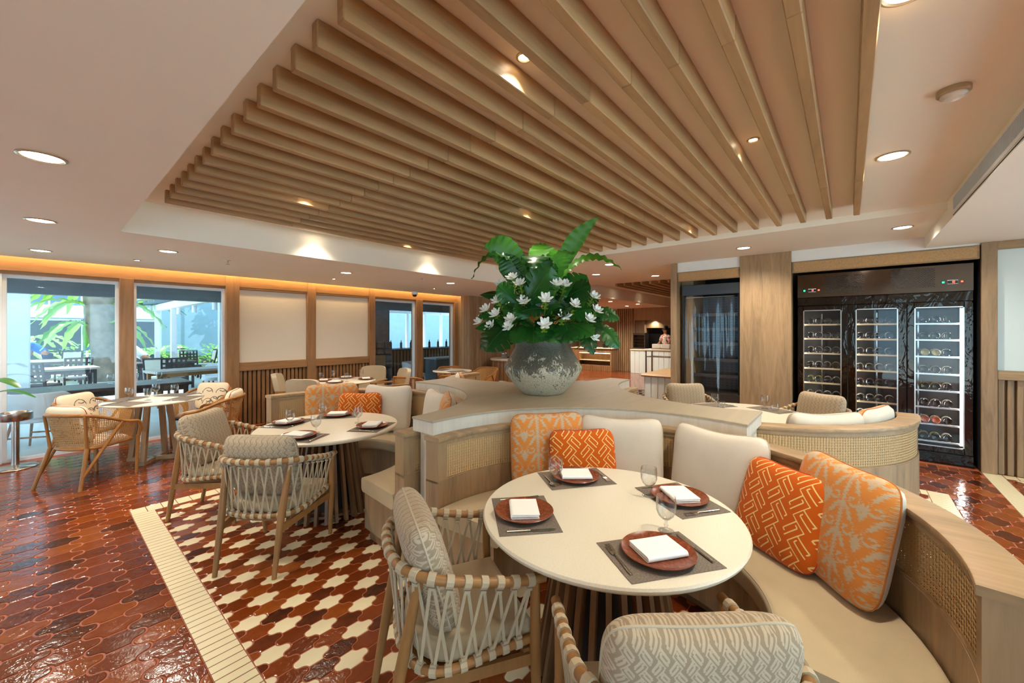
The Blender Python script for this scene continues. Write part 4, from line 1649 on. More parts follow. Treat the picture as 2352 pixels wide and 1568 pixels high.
for ring, (n, l, tl) in enumerate(((6, .05, .9), (6, .042, .45))):
    for k in range(n):
        a = 2 * PI * k / n + ring * .5
        d = Vector((math.cos(a) * math.sin(tl), math.sin(a) * math.sin(tl), math.cos(tl)))
        e = Vector((math.cos(a), math.sin(a), 0))
        path = bez([Vector((0, 0, 0)), d * l * .6, d * l + e * .012], 6)
        b = blade(path, .026, Vector((-math.sin(a), math.cos(a), 0)), lambda s_: math.sin(max(.08, s_) * PI * .93) ** .7, 6, 2, cup=.4)
        fl.add(b.v, b.f)
flower_me = fl.mesh('white_flower', M['petal'], 180)
bk = MB()
for k in range(14):
    a = k * 2.4
    z = -.01 - k * .006
    d = Vector((math.cos(a), math.sin(a), .35))
    b = blade([Vector((0, 0, z)), Vector((0, 0, z)) + d * .016, Vector((0, 0, z)) + d * .024], .016, Vector((-math.sin(a), math.cos(a), 0)), lambda s_: math.sin(max(.1, s_) * PI * .9) ** .7, 3, 1, cup=.3)
    bk.add(b.v, b.f)
bk.tube([(0, 0, 0), (0, 0, -.2)], .004, 5)
bract_me = bk.mesh('bract', M['bract'], 180)
for k, (cx, cy) in enumerate([(620, 800), (540, 740), (420, 805), (385, 980), (265, 1070), (365, 1120), (530, 1170), (500, 1250), (200, 1195), (665, 985), (890, 960), (1005, 800), (1085, 1140),
                              (880, 1225), (1425, 1080), (1345, 1170), (1395, 935), (1290, 885), (1200, 1020), (310, 1245), (1385, 1355), (1090, 810)]):
    ex = abs(cx - 900) / 700
    p = fcrop(cx, cy, .56 - .42 * ex + (.0 if cy > 900 else -.1))
    o = link('white_flower', flower_me, ar, p)
    dirv = (p - Vector((0, 0, .1))).normalized() * .6 + UPV * .5 - CAMF * .45
    o.rotation_euler = dirv.to_track_quat('Z', 'Y').to_euler()
    o.scale = (1.25,) * 3
    link('bract', bract_me, o)

# ================================================================== WINE CABINET
chrome = NT('dark_mirror_steel')
_n = chrome.noise(chrome.coord('Object', (1, 2.2, 1.1)), 3.2, 3, .55, .8)
chrome.col(srgb(62, 56, 52)).set(rough=.06, metal=1)
chrome.bump(_n, .25, .03)
M['chrome'] = chrome.m
ch2 = NT('header_mirror_steel')
ch2.col(srgb(104, 94, 86)).set(rough=.1, metal=1)
ch2.bump(ch2.noise(ch2.coord('Object', (1, 1.5, 1)), 2, 2), .12, .03)
M['chrome_header'] = ch2.m
M['shelfwood'] = wood('shelf_wood', srgb(186, 164, 134), 'Y', contrast=.15)
M['cabinet_in'] = plain('cabinet_lining', srgb(46, 43, 40), .45, .1, var=0)
wc = thing('wine_cabinet', 'tall mirror-steel wine cabinet with three glass doors full of bottles', 'wine cabinet', (7.0, -.27, 0))
oy = .27
b = MB()
b.box(.03, .78, .805, .83, .03, 2.395).box(.03, .78, -.84, -.815, .03, 2.395).box(.74, .78, -.84, .83, .03, 2.395)
b.box(.03, .78, -.84, .83, 1.93, 1.955).box(.03, .78, -.84, .83, .03, .14)
b.build('carcass', M['chrome'], wc)
li = MB()
li.box(.735, .74, -.815, .805, .14, 1.93)
for y in (.01 + oy, -.557 + oy):
    li.box(.06, .74, y - .012, y + .012, .14, 1.93)
li.build('lining', M['cabinet_in'], wc)
MB().cbox(-.012, .03, -.84, .83, 2.07, 2.395, .003).build('header_panel', M['chrome_header'], wc, 0)
MB().cbox(.0, .03, -.838, .828, 1.957, 2.068, .003).build('header_lower', M['chrome'], wc, 0)
MB().cbox(-.01, .05, -.84, .83, .0, .135, .003).build('kick_plate', M['chrome'], wc, 0)
for (y0, y1, z0, z1) in ((-.15, .25, 2.135, 2.35), (-.80, -.40, 2.135, 2.365)):
    g = MB()
    r_ = 0
    z = z0
    while z < z1:
        y = y0 + (.012 if r_ % 2 else 0)
        while y < y1 - .02:
            g.box(-.0145, -.0125, y + oy, y + oy + .017, z, z + .007)
            y += .024
        z += .014
        r_ += 1
    g.build('vent_grille', M['nichedark'], wc, 0)
led = lambda nm, c, s_: emit(nm, c, s_)
M['led_g'], M['led_r'] = led('led_green', (.02, 1, .35, 1), 1.6), led('led_red', (1, .08, .03, 1), 2.0)
SEG = {'0': 'abcdef', '1': 'bc', '2': 'abdeg', 'n': 'abcef'}


def digits(mb, text, y, z, h=.020, x=-.0195):
    """seven-segment figures facing -x, reading to the viewer's right (-y)"""
    w = h * .5
    for i, ch in enumerate(text):
        yy = y - i * w * 1.7
        t_ = .0022
        segs = {'a': (yy, yy - w, z + h, 0), 'g': (yy, yy - w, z + h / 2, 0), 'd': (yy, yy - w, z, 0),
                'f': (z + h / 2, z + h, yy, 1), 'e': (z, z + h / 2, yy, 1), 'b': (z + h / 2, z + h, yy - w, 1), 'c': (z, z + h / 2, yy - w, 1)}
        for s_ in SEG[ch]:
            a, b_, c, vert = segs[s_]
            if vert: mb.box(x, x + .0006, c - t_, c + t_, a, b_)
            else: mb.box(x, x + .0006, min(a, b_), max(a, b_), c - t_, c + t_)


for (yg, yd0, yd1, yr, z, txt) in ((.478, .43, .352, .318, 2.169, '12'), (-.866, -.905, -.982, -1.017, 2.183, '10')):
    for y, mt_, nm in ((yg, 'led_g', 'green_lamp'), (yr, 'led_r', 'red_lamp')):
        l_ = MB().cbox(-.018, -.012, y + oy - .014, y + oy + .014, z - .014, z + .014, .002).build(nm, M['black'], wc, 0)
        MB().cbox(-.0195, -.0175, y + oy - .010, y + oy + .010, z - .010, z + .010, .001).build('lens', M[mt_], l_, 0)
    dp = MB().cbox(-.019, -.012, yd1 + oy, yd0 + oy, z - .019, z + .019, .002).build('temperature_display', M['black'], wc, 0)
    MB().box(-.0185, -.012, yd1 + oy - .004, yd0 + oy + .004, z + .015, z + .023).box(-.0185, -.012, yd1 + oy - .004, yd0 + oy + .004, z - .023, z - .019).build('bezel', M['whitemetal'], dp)
    dg = MB()
    digits(dg, txt, (yd0 + yd1) / 2 + oy + .012, z - .010)
    dg.build('red_digits', M['led_r'], dp, 0)
SH = [1.700, 1.500, 1.294, 1.083, .878, .672, .465, .257]
DOORS = [(.553, .010, .493, .073), (.010, -.557, -.070, -.478), (-.557, -1.102, -.622, -1.038)]
for k, (a, b_, ga, gb) in enumerate(DOORS):
    d = MB()
    a_, b2, ga_, gb_ = a + oy - .003, b_ + oy + .003, ga + oy, gb + oy
    d.cbox(-.005, .03, ga_, a_, .142, 1.95, .003).cbox(-.005, .03, b2, gb_, .142, 1.95, .003)
    d.cbox(-.005, .03, gb_, ga_, .142, .205, .003).cbox(-.005, .03, gb_, ga_, 1.893, 1.95, .003)
    dr = d.build('door', M['chrome'], wc, 0)
    e = MB()
    e.box(-.008, .0, gb_, gb_ + .012, .205, 1.893).box(-.008, .0, ga_ - .012, ga_, .205, 1.893).box(-.008, .0, gb_, ga_, .205, .217).box(-.008, .0, gb_, ga_, 1.881, 1.893)
    e.build('glass_trim', M['steel'], dr, 0)
    MB().box(.008, .012, gb_, ga_, .205, 1.893).build('glass_pane', M['fridgeglass'], dr, 0)
    for z in SH:
        sh = MB()
        sh.cbox(.075, .095, b2 + .02, a_ - .02, z - .022, z, .002)
        for q in range(5):
            sh.box(.1, .62, b2 + .04 + q * (a_ - b2 - .09) / 4, b2 + .05 + q * (a_ - b2 - .09) / 4, z - .008, z - .002)
        sh.build('shelf', M['shelfwood'] if k < 2 else M['steel'], wc, 0)
ls = MB().box(.05, .07, -1.036 + oy, -1.012 + oy, .235, 1.87)
ls.build('light_strip', emit('cabinet_strip', (1, .97, .9, 1), 14), wc)
MB().box(.60, .615, .30 + oy, .315 + oy, .3, 1.86).box(.60, .615, -.31 + oy, -.295 + oy, .3, 1.86).box(.60, .615, -.72 + oy, -.705 + oy, .3, 1.86).build('shelf_post', M['steel'], wc)
ls = MB().box(.045, .06, .505 + oy, .525 + oy, .235, 1.87).box(.045, .06, -.05 + oy, -.03 + oy, .235, 1.87)  # strips out of view behind the door frames, added to brighten the bottles
ls.build('light_strip', emit('cabinet_strip_added', (1, .93, .8, 1), 16), wc)

# bottles lying with their bases towards the doors
def bottle_mesh(glass, lab, cap):
    prof = [(0, .012), (.02, .010), (.036, .0), (.0415, .004), (.0420, .02), (.0420, .19), (.037, .21), (.018, .235), (.0145, .25), (.0145, .30), (.0, .30)]
    m = MB(Matrix.Rotation(PI / 2, 4, 'Y'))
    m.lathe(prof, 18)
    me = m.mesh('wine_bottle', glass, 50)
    m2 = MB(Matrix.Rotation(PI / 2, 4, 'Y'))
    m2.lathe([(.0424, .04), (.0427, .041), (.0427, .12), (.0424, .121)], 18)
    return me, m2.mesh('paper_label', lab, 50)


gl_g = plain('bottle_green', srgb(30, 38, 24), .08, var=0, spec=.6)
gl_d = plain('bottle_dark', srgb(20, 16, 14), .08, var=0, spec=.6)
gl_c = plain('bottle_clear', srgb(150, 140, 96), .08, var=0, spec=.6)
gl_r = plain('bottle_rose', srgb(190, 96, 66), .08, var=0, spec=.6)
lab_w, lab_y, lab_p = plain('label_white', srgb(236, 230, 214), .6, var=.03), plain('label_gold', srgb(220, 190, 92), .6, var=.03), plain('label_mauve', srgb(176, 130, 166), .6, var=.03)
lab_b = plain('label_brown', srgb(178, 140, 104), .6, var=.03)
KINDS = {'w': bottle_mesh(gl_d, lab_w, 0), 'g': bottle_mesh(gl_g, lab_w, 0), 'y': bottle_mesh(gl_g, lab_y, 0), 'p': bottle_mesh(gl_d, lab_p, 0), 'b': bottle_mesh(gl_d, lab_b, 0),
         'c': bottle_mesh(gl_c, lab_y, 0), 'r': bottle_mesh(gl_r, lab_w, 0)}
ROWS = [['ddgg', 'ddwg', 'wwww', 'wwww', 'yyww', 'bbww', 'wwww'],
        ['bbdd', 'wwww', 'dwww', 'wwww', 'pppp', 'wwww', 'wwww'],
        ['ggg', 'ggg', 'ccw', 'www', 'yyw', 'www', 'rrw', 'yyw']]
YS = [[.42, .325, .23, .135], [-.12, -.215, -.31, -.405], [-.725, -.82, -.92]]
DN = ['left', 'middle', 'right']
CN = {'d': 'dark', 'g': 'green', 'w': 'white-labelled', 'y': 'gold-labelled', 'p': 'mauve-labelled', 'b': 'brown-labelled', 'c': 'pale', 'r': 'rose'}
for k in range(3):
    for r_, row in enumerate(ROWS[k]):
        for c, ch in enumerate(row):
            me, lb_ = KINDS['w' if ch == 'd' else ch]
            o = link('wine_bottle', me, None, (7.0 + .105, YS[k][c] + random.uniform(-.004, .004), SH[r_] + .0425))
            tag(o, f'{CN[ch]} wine bottle {ORD[c]} from left, {ORD[r_]} shelf down, {DN[k]} cabinet door', 'bottle', 'wine bottles in the cabinet')
            lo = link('paper_label', lb_, o)

# ================================================================== BLACK DISPLAY COOLER
dc = thing('display_cooler', 'black open display cooler covered with clear plastic film', 'cooler', (6.98, 1.715, 0))
M['coolergrey'] = plain('cooler_grey', srgb(70, 74, 80), .35, .5, var=.03)
b = MB()
b.box(.03, .75, -.43, -.40, .0, 2.36).box(.03, .75, .40, .43, .0, 2.36).box(.72, .75, -.43, .43, 0, 2.36)
b.build('carcass', M['black'], dc)
MB().cbox(.0, .1, -.43, .43, 2.19, 2.36, .004).build('top_panel', M['coolergrey'], dc, 0)
MB().cbox(.0, .72, -.43, .43, .0, .60, .004).build('base_panel', plain('cooler_base', srgb(60, 54, 50), .4, var=.03), dc, 0)
bp = NT('perforated_back')
_w = bp.coord('Object', (1, 14, 22))
_sp = bp.n('SeparateXYZ'); bp.l(_w, _sp.inputs[0])
_fx = bp.math('ABSOLUTE', bp.math('SUBTRACT', bp.math('FRACT', _sp.outputs[1]), .5))
_fz = bp.math('ABSOLUTE', bp.math('SUBTRACT', bp.math('FRACT', _sp.outputs[2]), .5))
_hole = bp.math('MULTIPLY', bp.math('LESS_THAN', _fx, .2), bp.math('LESS_THAN', _fz, .07))
bp.col(bp.mix(_hole, srgb(122, 136, 152), srgb(20, 22, 26))).set(rough=.4)
MB().box(.70, .719, -.40, .40, .60, 2.19).build('back_panel', bp.m, dc)
for z in (.86, 1.12, 1.38, 1.62, 1.86):
    MB().cbox(.15, .70, -.395, .395, z, z + .02, .002).cbox(.14, .16, -.395, .395, z - .02, z + .035, .002).build('shelf', M['coolergrey'], dc, 0)
fm = glassy('plastic_film', (.93, .95, .97, 1), 1.5, 1.1)


def film(u, v):
    y, z = -.37 + .74 * u, .55 + 1.60 * v
    x = -.03 + (.010 * math.sin(u * 26 + 1.5 * v) + .008 * math.sin(u * 47 - v * 1.2 + 1) + .012 * math.sin(u * 11 - v * 1.5)) * (1.15 - .5 * v)
    return (x, y, z)


MB().grid(film, 60, 40).build('plastic_film', fm, dc, 180)
MB().tube([(-.02, -.36, 2.15), (-.02, .36, 2.15)], .006, 6).build('film_rail', M['steel'], dc)

# ================================================================== CANE ARMCHAIR AND WINDOW TABLE
def wpt(px, py, z):
    """place on the horizontal plane z that the camera sees at px,py (used once, to read positions off the photograph)"""
    d = 915 * (1.6 - z) / (py - 760)
    l = (px - 1176) / 915 * d
    return d * FX + l * FY, d * FY - l * FX


def Ucurve(tip_x, half, back_x, z_arm, z_back, n=28, e=.8):
    pts = [(tip_x * (1 - k / 6), -half) for k in range(6)]
    for k in range(n + 1):
        a = -PI / 2 - PI * k / n
        c, s_ = math.cos(a), math.sin(a)
        pts.append((back_x * abs(c) ** e, half * math.copysign(abs(s_) ** e, s_)))
    pts += [(tip_x * (k + 1) / 6, half) for k in range(6)]
    out = []
    for x, y in pts:
        f = max(0, min(1, (tip_x - x) / (tip_x - back_x)))
        f = f * f * (3 - 2 * f)
        out.append((x, y, z_arm + (z_back - z_arm) * f))
    return out


def cane_chair():
    t = thing('cane_armchair', 'rattan armchair with woven cane back', 'chair', group='rattan cane armchairs')
    top = Ucurve(.22, .30, -.30, .60, .75)
    low = Ucurve(.20, .25, -.22, .40, .39)
    full = [(.26, -.27, .42), (.27, -.285, .52), (.25, -.298, .58)] + top + [(.25, .298, .58), (.27, .285, .52), (.26, .27, .42)]
    MB().tube(full, .017, 10).build('arm_rail', M['rattan'], t, 60)
    ring = low + [(.24, .15, .40), (.25, 0, .40), (.24, -.15, .40)]
    MB().tube(ring, .017, 10, closed=True).build('seat_ring', M['rattan'], t, 60)
    m = MB()
    n = len(top)
    tv, lv = [Vector(p) for p in top], [Vector(p) for p in low]
    acc = [0]
    for k in range(1, n):
        acc.append(acc[-1] + (tv[k] - tv[k - 1]).length)
    v, f, uv = [], [], []
    for k in range(n):
        for j in range(4):
            v.append(lv[k].lerp(tv[k], j / 3))
    for k in range(n - 1):
        for j in range(3):
            f.append((k * 4 + j, (k + 1) * 4 + j, (k + 1) * 4 + j + 1, k * 4 + j + 1))
            uv.append([(acc[k], j * .12), (acc[k + 1], j * .12), (acc[k + 1], (j + 1) * .12), (acc[k], (j + 1) * .12)])
    m.add(v, f, uv)
    m.build('cane_back', M['cane_chair'], t, 180)
    sp = [(x, y) for x, y, z in ring]
    sp = sp if area(sp) > 0 else sp[::-1]
    MB().prism(inset(sp, .006), .385, .402).build('cane_seat', M['linen_seat'], t)
    MB().prism(inset(sp, .02), .402, .448, .015).build('seat_pad', M['linen'], t, 50)
    for sy in (-1, 1):
        MB().tube([(.25, sy * .255, 0), (.255, sy * .268, .43)], [.014, .018], 10).build('leg', M['rattan'], t, 60)
        MB().tube([(-.30, sy * .27, 0), (-.20, sy * .215, .40)], [.015, .019], 10).build('leg', M['rattan'], t, 60)
        MB().tube([(-.27, sy * .255, .12), (.06, sy * .305, .625)], [.014, .016], 10).build('side_brace', M['rattan'], t, 60)
        MB().tube([(-.20, sy * .215, .40), (-.235, sy * .235, .735)], .013, 8).build('back_upright', M['rattan'], t, 60)
    return t


BIRD = lambda: pillow('bird', .46, .40, .14, M['f_bird'], M['f_bird'], M['piping_rust'], pat_bird, 70, .05)
WT = (.92, 6.63)
cc = cane_chair()
cspots = [(.35, 6.22, 34, 'rattan cane armchair nearest us at the window table'), (1.47, 6.28, 150, 'rattan cane armchair right of the window table'),
          (1.52, 7.12, 222, 'rattan cane armchair behind the window table on the right'), (.42, 7.12, -45, 'rattan cane armchair behind the window table on the left'),
          (4.55, 6.35, 20, 'rattan cane armchair left of the far window table'), (5.3, 5.95, 50, 'rattan cane armchair with its back to us at the far window table'),
          (6.5, 6.35, 185, 'rattan cane armchair right of the far window table'), (6.15, 7.05, 235, 'rattan cane armchair behind the far window table')]
for i, (x, y, a, lb) in enumerate(cspots):
    if i == 0:
        cc.location, cc.rotation_euler = (x, y, 0), (0, 0, R(a))
        cc['label'] = lb
    else:
        copy_tree(cc, (x, y, 0), R(a), lb)
    if i < 4:
        wh = ['in the rattan chair nearest us', 'in the rattan chair right of the window table', 'behind the window table on the right', 'behind the window table on the left'][i]
        loc = (x - .13 * math.cos(R(a)), y - .13 * math.sin(R(a)), .45)
        cushion('bird_print_cushion', BIRD(), f'cream bird-print cushion {wh}', lean(R(a), R(14), loc), 'bird-print chair cushions')


def post_table(x, y, rz, label, r=.49):
    t = thing('pedestal_table', label, 'table', (x, y, 0), rz, 'round wooden pedestal tables')
    MB().lathe([(0, .722), (r - .03, .722), (r - .006, .728), (r, .737), (r - .004, .746), (r - .014, .75), (0, .75)], 56).build('table_top', M['tabletop'], t, 40)
    MB().lathe([(0, .70), (.2, .70), (.2, .722), (0, .722)], 24).build('top_plate', M['tablewood'], t)
    for k in range(4):
        a = PI / 4 + k * PI / 2
        d = Vector((math.cos(a), math.sin(a), 0))
        MB().bar(d * .24 + Vector((0, 0, .03)), d * .15 + Vector((0, 0, .702)), .05, .05, d).build('leg', M['oak_v'], t)
        MB().bar(d * .02 + Vector((0, 0, .02)), d * .27 + Vector((0, 0, .02)), .06, .04).build('foot', M['oak_v'], t)
    return t


post_table(WT[0], WT[1], .2, 'round wooden table by the left window between four rattan chairs')
post_table(5.75, 6.55, 0, 'round cream table by the far windows', .42)
post_table(3.4, 6.65, .4, 'round cream table before the slatted wainscot', .50)
for k, a in enumerate((215, 320, 40, 135)):
    setting(WT[0], WT[1], a, .33, ['before the rattan chair nearest us', 'before the right rattan chair at the window', 'at the far right of the window table', 'at the far left of the window table'][k], parts='mf')
goblets([(.708, 6.80, 'stemmed goblet at the left of the window table'), (.845, 6.55, 'stemmed goblet at the front of the window table'),
         (.985, 7.0, 'stemmed goblet at the back of the window table'), (1.13, 6.72, 'stemmed goblet at the right of the window table'),
         (3.05, 6.78, 'stemmed goblet at the left of the wainscot table'), (3.3, 6.4, 'stemmed goblet at the front of the wainscot table'),
         (3.35, 6.98, 'stemmed goblet at the back of the wainscot table'), (3.75, 6.75, 'stemmed goblet at the right of the wainscot table')])
for k, a in enumerate((150, 215, 60, 330)):
    setting(3.4, 6.65, a, .34, ['at the left of the wainscot table', 'at the front of the wainscot table', 'at the back of the wainscot table', 'at the right of the wainscot table'][k], parts='pn')
setting(5.75, 6.55, 110, .27, 'at the back of the far window table', parts='m')
setting(5.75, 6.55, 250, .27, 'at the front of the far window table', parts='m')


M['padbeige'] = fabric('padded_beige', srgb(184, 168, 140))


def padded_chair():
    t = thing('padded_armchair', 'beige padded armchair', 'chair', group='beige padded armchairs')
    m = MB().grid(lambda u, v: (-.20 - .09 * v - .05 * math.cos((u - .5) * PI) + .035, (u - .5) * .52 * (1 - .10 * v ** 4), .47 + .43 * v - .03 * v ** 6 * (2 * u - 1) ** 6), 16, 12)
    n0 = len(m.v)
    back = [(x - .07, y, z) for x, y, z in m.v]
    W_ = 13
    f2 = [tuple(n0 + k for k in q[::-1]) for q in m.f]
    edge = []
    for i in range(16):
        edge += [(i * W_, i * W_ + n0, (i + 1) * W_ + n0, (i + 1) * W_), ((i + 1) * W_ + 12, (i + 1) * W_ + 12 + n0, i * W_ + 12 + n0, i * W_ + 12)]
    for j in range(12):
        edge += [(j + 1, j + 1 + n0, j + n0, j), (16 * W_ + j, 16 * W_ + j + n0, 16 * W_ + j + 1 + n0, 16 * W_ + j + 1)]
    b2 = MB().add(m.v + back, m.f + f2 + edge)
    b2.build('backrest', M['padbeige'], t, 60)
    MB().cbox(-.25, .25, -.26, .26, .37, .47, .02).build('seat', M['padbeige'], t, 60)
    for sx, sy in ((-1, -1), (-1, 1), (1, -1), (1, 1)):
        MB().tube([(sx * .25, sy * .27, 0), (sx * .23, sy * .275, .62 if sx > 0 else .64)], [.014, .019], 8).build('leg', M['chairwood'], t, 60)
    for sy in (-1, 1):
        MB().cbox(-.27, .27, sy * .275 - .022, sy * .275 + .022, .62, .65, .006).build('armrest', M['chairwood'], t, 0)
    MB().bar((-.24, -.27, .40), (-.24, .27, .40), .03, .04).build('back_rail', M['chairwood'], t)
    return t


pc = padded_chair()
for i, (x, y, a, lb) in enumerate([(2.75, 7.0, -30, 'beige padded armchair at the back left of the wainscot table'), (2.7, 6.25, 35, 'beige padded armchair at the front left of the wainscot table'),
                                   (4.1, 7.15, 215, 'beige padded armchair at the back right of the wainscot table'), (4.12, 6.42, 165, 'beige padded armchair at the front right of the wainscot table'),
                                   (5.7, 4.4, 215, 'beige padded armchair just left of the vase beyond the counter')]):
    if i == 0:
        pc.location, pc.rotation_euler = (x, y, 0), (0, 0, R(a))
        pc['label'] = lb
    else:
        copy_tree(pc, (x, y, 0), R(a), lb)

# ------------------------------------------------------------------ ash stand and potted plant at the left edge
t = thing('ash_stand', 'polished steel standing ash bin on a round base at the left edge', 'ash stand', (-.19, 7.45, 0))
MB().lathe([(0, 0), (.175, 0), (.18, .006), (.17, .016), (.06, .03), (.035, .04), (0, .04)], 36).build('base', M['steel'], t, 60)
MB().lathe([(.033, .03), (.033, .56)], 20).build('pole', M['steel'], t, 60)
MB().lathe([(0, .555), (.125, .555), (.135, .565), (.135, .645), (.125, .65), (.118, .645), (.11, .60), (0, .60)], 32).build('bowl', M['steel'], t, 50)
t = thing('potted_plant', 'green broad-leaved plant reaching in at the left edge', 'plant', (-.62, 6.75, 0))
MB().lathe([(0, 0), (.13, 0), (.17, .3), (.165, .32), (.14, .3), (0, .28)], 28).build('pot', plain('grey_pot', srgb(90, 92, 92), .7), t, 50)
for (a, l, z0, z1, w) in ((-10, .75, 1.05, 1.28, .16), (20, .62, .9, 1.12, .15), (-35, .62, .85, .95, .2), (5, .42, .6, .45, .17), (-60, .5, .8, .62, .2), (150, .6, 1.0, 1.3, .2)):
    d = Vector((math.cos(R(a - 40)), math.sin(R(a - 40)), 0))
    path = bez([Vector((0, 0, .28)), d * l * .3 + Vector((0, 0, z1 + .1)), d * l + Vector((0, 0, z0))], 16)
    blade(path, w, d.cross(UPV), lambda s_: math.sin(max(.0, (s_ - .35) / .65) * PI * .96) ** .7 + .03, 24, 3, cup=.15).build('leaf', M['ferndark'], t, 180)

# ================================================================== FAR ROOM: BUFFET
MB().box(9.2, 16.2, 7.62, 9.6, ZL, 3.0).build('ceiling', M['white'], None, 0)['kind'] = 'structure'
MB().box(9.2, 16.2, 7.9, 9.6, -.12, -.0035).build('floor', M['redfield'], None, 0)['kind'] = 'structure'
wq = struct('wall_side')
MB().box(9.2, 16.2, 9.5, 9.6, 0, 3).box(9.1, 9.2, 7.9, 9.6, 0, 3).build('wall_face', M['oak_v'], wq)
ws = struct('wall_column', label='tall oak slatted column beside the serving niche')
MB().box(15.06, 16.0, 6.38, 7.15, 0, ZL).build('column_core', M['oak_v'], ws)
for k in range(9):
    c = 6.42 + k * .086
    MB(Matrix.Translation((0, -c, 0))).cbox(15.0, 15.07, c - .028, c + .028, 0, ZL, .005).build('column_slat', M['oak_v'], ws, 0).location = (0, c, 0)
wn = struct('wall_niche', label='oak framed serving niche at the far end')
MB().box(14.9, 15.05, 2.2, 6.38, 2.02, ZT).build('niche_header', M['oak_pale'], wn)
MB().box(15.3, 15.4, 4.6, 6.05, 1.72, 2.05).build('inner_header', M['oak_pale'], wn)
MB().box(15.85, 15.95, 3.0, 6.38, 0, 2.05).build('niche_back', M['nichedark'], wn)
MB().box(15.1, 15.85, 6.05, 6.38, 0, 2.02).build('niche_side', M['oak_v'], wn)
downlight(15.2, 5.7, 2.02, 'tiny lamp under the far niche header', r=.03, power=10, group='tiny ceiling spots', ring=.01, lampmat='spotlamp')
for k, (x, y) in enumerate(((10.2, 4.72), (12.0, 4.72))):
    downlight(x, y, ZT, ['distant small lamp washing the tray edge beyond the vase', 'distant small lamp washing the tray edge by the slatted column'][k], r=.04, power=10, spot=95, blend=.5, group='small tray edge downlights', lampmat='spotlamp')
for x, y, w_ in ((11.5, 8.0, 'near'), (13.5, 7.6, 'far'), (13.6, 8.7, 'lit'), (13.4, 6.0, 'white serving')):  # extra lamps added to brighten the far buffet
    downlight(x, y, ZL, f'added downlight brightening the {w_} counter', power=75)

t = thing('buffet_counter', 'oak buffet counter with a lit shelf recess at the far end', 'counter', (14.5, 8.05, 0))
b = MB()
b.box(.0, .6, -.92, .92, .0, .22).box(.0, .6, -.92, .92, .72, .88).box(.0, .6, .55, .92, .22, .72).box(.0, .6, -.92, -.86, .22, .72).box(.4, .6, -.86, .55, .22, .72)
b.build('body', M['oak_v'], t)
for k in range(22):
    y = -.9 + k * .085
    if y > .52:
        MB().cbox(-.02, .0, y - .03, y + .03, 0, .86, .003).build('front_slat', M['honey_v'], t, 0)
    else:
        MB().cbox(-.02, .0, y - .03, y + .03, 0, .22, .003).build('front_slat', M['honey_v'], t, 0)
MB().cbox(-.05, .65, -.97, .97, .88, .93, .015).build('counter_top', M['tabletop'], t)
MB().box(.02, .4, -.85, .55, .40, .43).build('shelf', M['tabletop'], t)
MB().box(.02, .04, -.85, .55, .70, .715).build('shelf_lamp', emit('shelf_glow', (1, .7, .36, 1), 10), t)
t = thing('chafing_dish', 'steel chafing dish on the far buffet counter', 'serving dish', (14.75, 8.35, .93))
MB().lathe([(0, 0), (.2, 0), (.24, .02), (.24, .12), (.25, .13), (.22, .22), (.1, .29), (0, .3)], 28).build('pan', M['steel'], t, 50)
MB().tube([(-.05, 0, .29), (-.05, 0, .33), (.05, 0, .33), (.05, 0, .29)], .008, 6).build('lid_handle', M['black'], t)
t = thing('dark_flower_pot', 'dark planter with an orange flower on the buffet counter', 'plant', (14.7, 7.5, .93))
MB().lathe([(0, 0), (.1, 0), (.13, .15), (.11, .16), (0, .13)], 16).build('pot', M['black'], t)
for k in range(9):
    a = k * 2.4
    d = Vector((math.cos(a), math.sin(a), 0))
    blade(bez([Vector((0, 0, .13)), d * .1 + Vector((0, 0, .32)), d * .2 + Vector((0, 0, .30))], 8), .06, d.cross(UPV), lambda s_: math.sin(max(.05, s_) * PI * .95), 8, 2).build('leaf', M['monstera'], t, 180)
blade(bez([Vector((0, 0, .25)), Vector((-.03, 0, .42)), Vector((-.08, .02, .48))], 8), .05, Vector((0, 1, 0)), lambda s_: math.sin(max(.05, s_) * PI * .95), 8, 2).build('orange_petal', plain('orange_petal', srgb(240, 120, 20), .5), t, 180)

t = thing('serving_counter', 'pale panelled serving counter in front of the far niche', 'counter', (14.6, 5.6, 0))
MB().box(0, .55, -.85, .78, 0, .86).build('body', M['wallwhite'], t)
for k in range(9):
    y = -.76 + k * .182
    MB().cbox(-.02, 0, y - .082, y + .082, .0, .86, .004).build('front_board', M['pale_panel'], t, 0)
MB().cbox(-.05, .6, -.9, .8, .86, .91, .015).build('counter_top', M['tabletop'], t)
t = thing('display_warmer', 'steel glass-door warmer on the far serving counter', 'warmer', (14.75, 6.12, .91))
b = MB()
b.box(0, .4, -.23, -.21, 0, .62).box(0, .4, .21, .23, 0, .62).box(.38, .4, -.21, .21, .05, .54).box(0, .4, -.21, .21, 0, .05).box(0, .4, -.21, .21, .54, .62)
b.build('body', M['steel'], t)
MB().box(.0, .01, -.21, .21, .05, .54).build('glass_door', M['fridgeglass'], t)
for z in (.18, .30, .42):
    MB().box(.03, .36, -.2, .2, z, z + .008).build('rack', M['steel'], t)
t = thing('oven_unit', 'dark built-in oven behind the server', 'oven', (15.55, 5.75, 0))
MB().cbox(0, .28, -.35, .28, 0, 1.5, .01).build('body', M['black'], t, 0)
MB().tube([(-.04, -.3, .9), (-.04, -.3, 1.4)], .012, 8).build('handle', M['steel'], t)
t = thing('steel_stand', 'steel serving stand with a pale top in front of the counter', 'table', (12.6, 4.45, 0))
MB().cbox(-.3, .3, -.5, .5, .98, 1.03, .01).build('top', M['tabletop'], t)
MB().cbox(-.26, .26, -.45, .45, .78, .80, .005).build('lower_shelf', M['steel'], t)
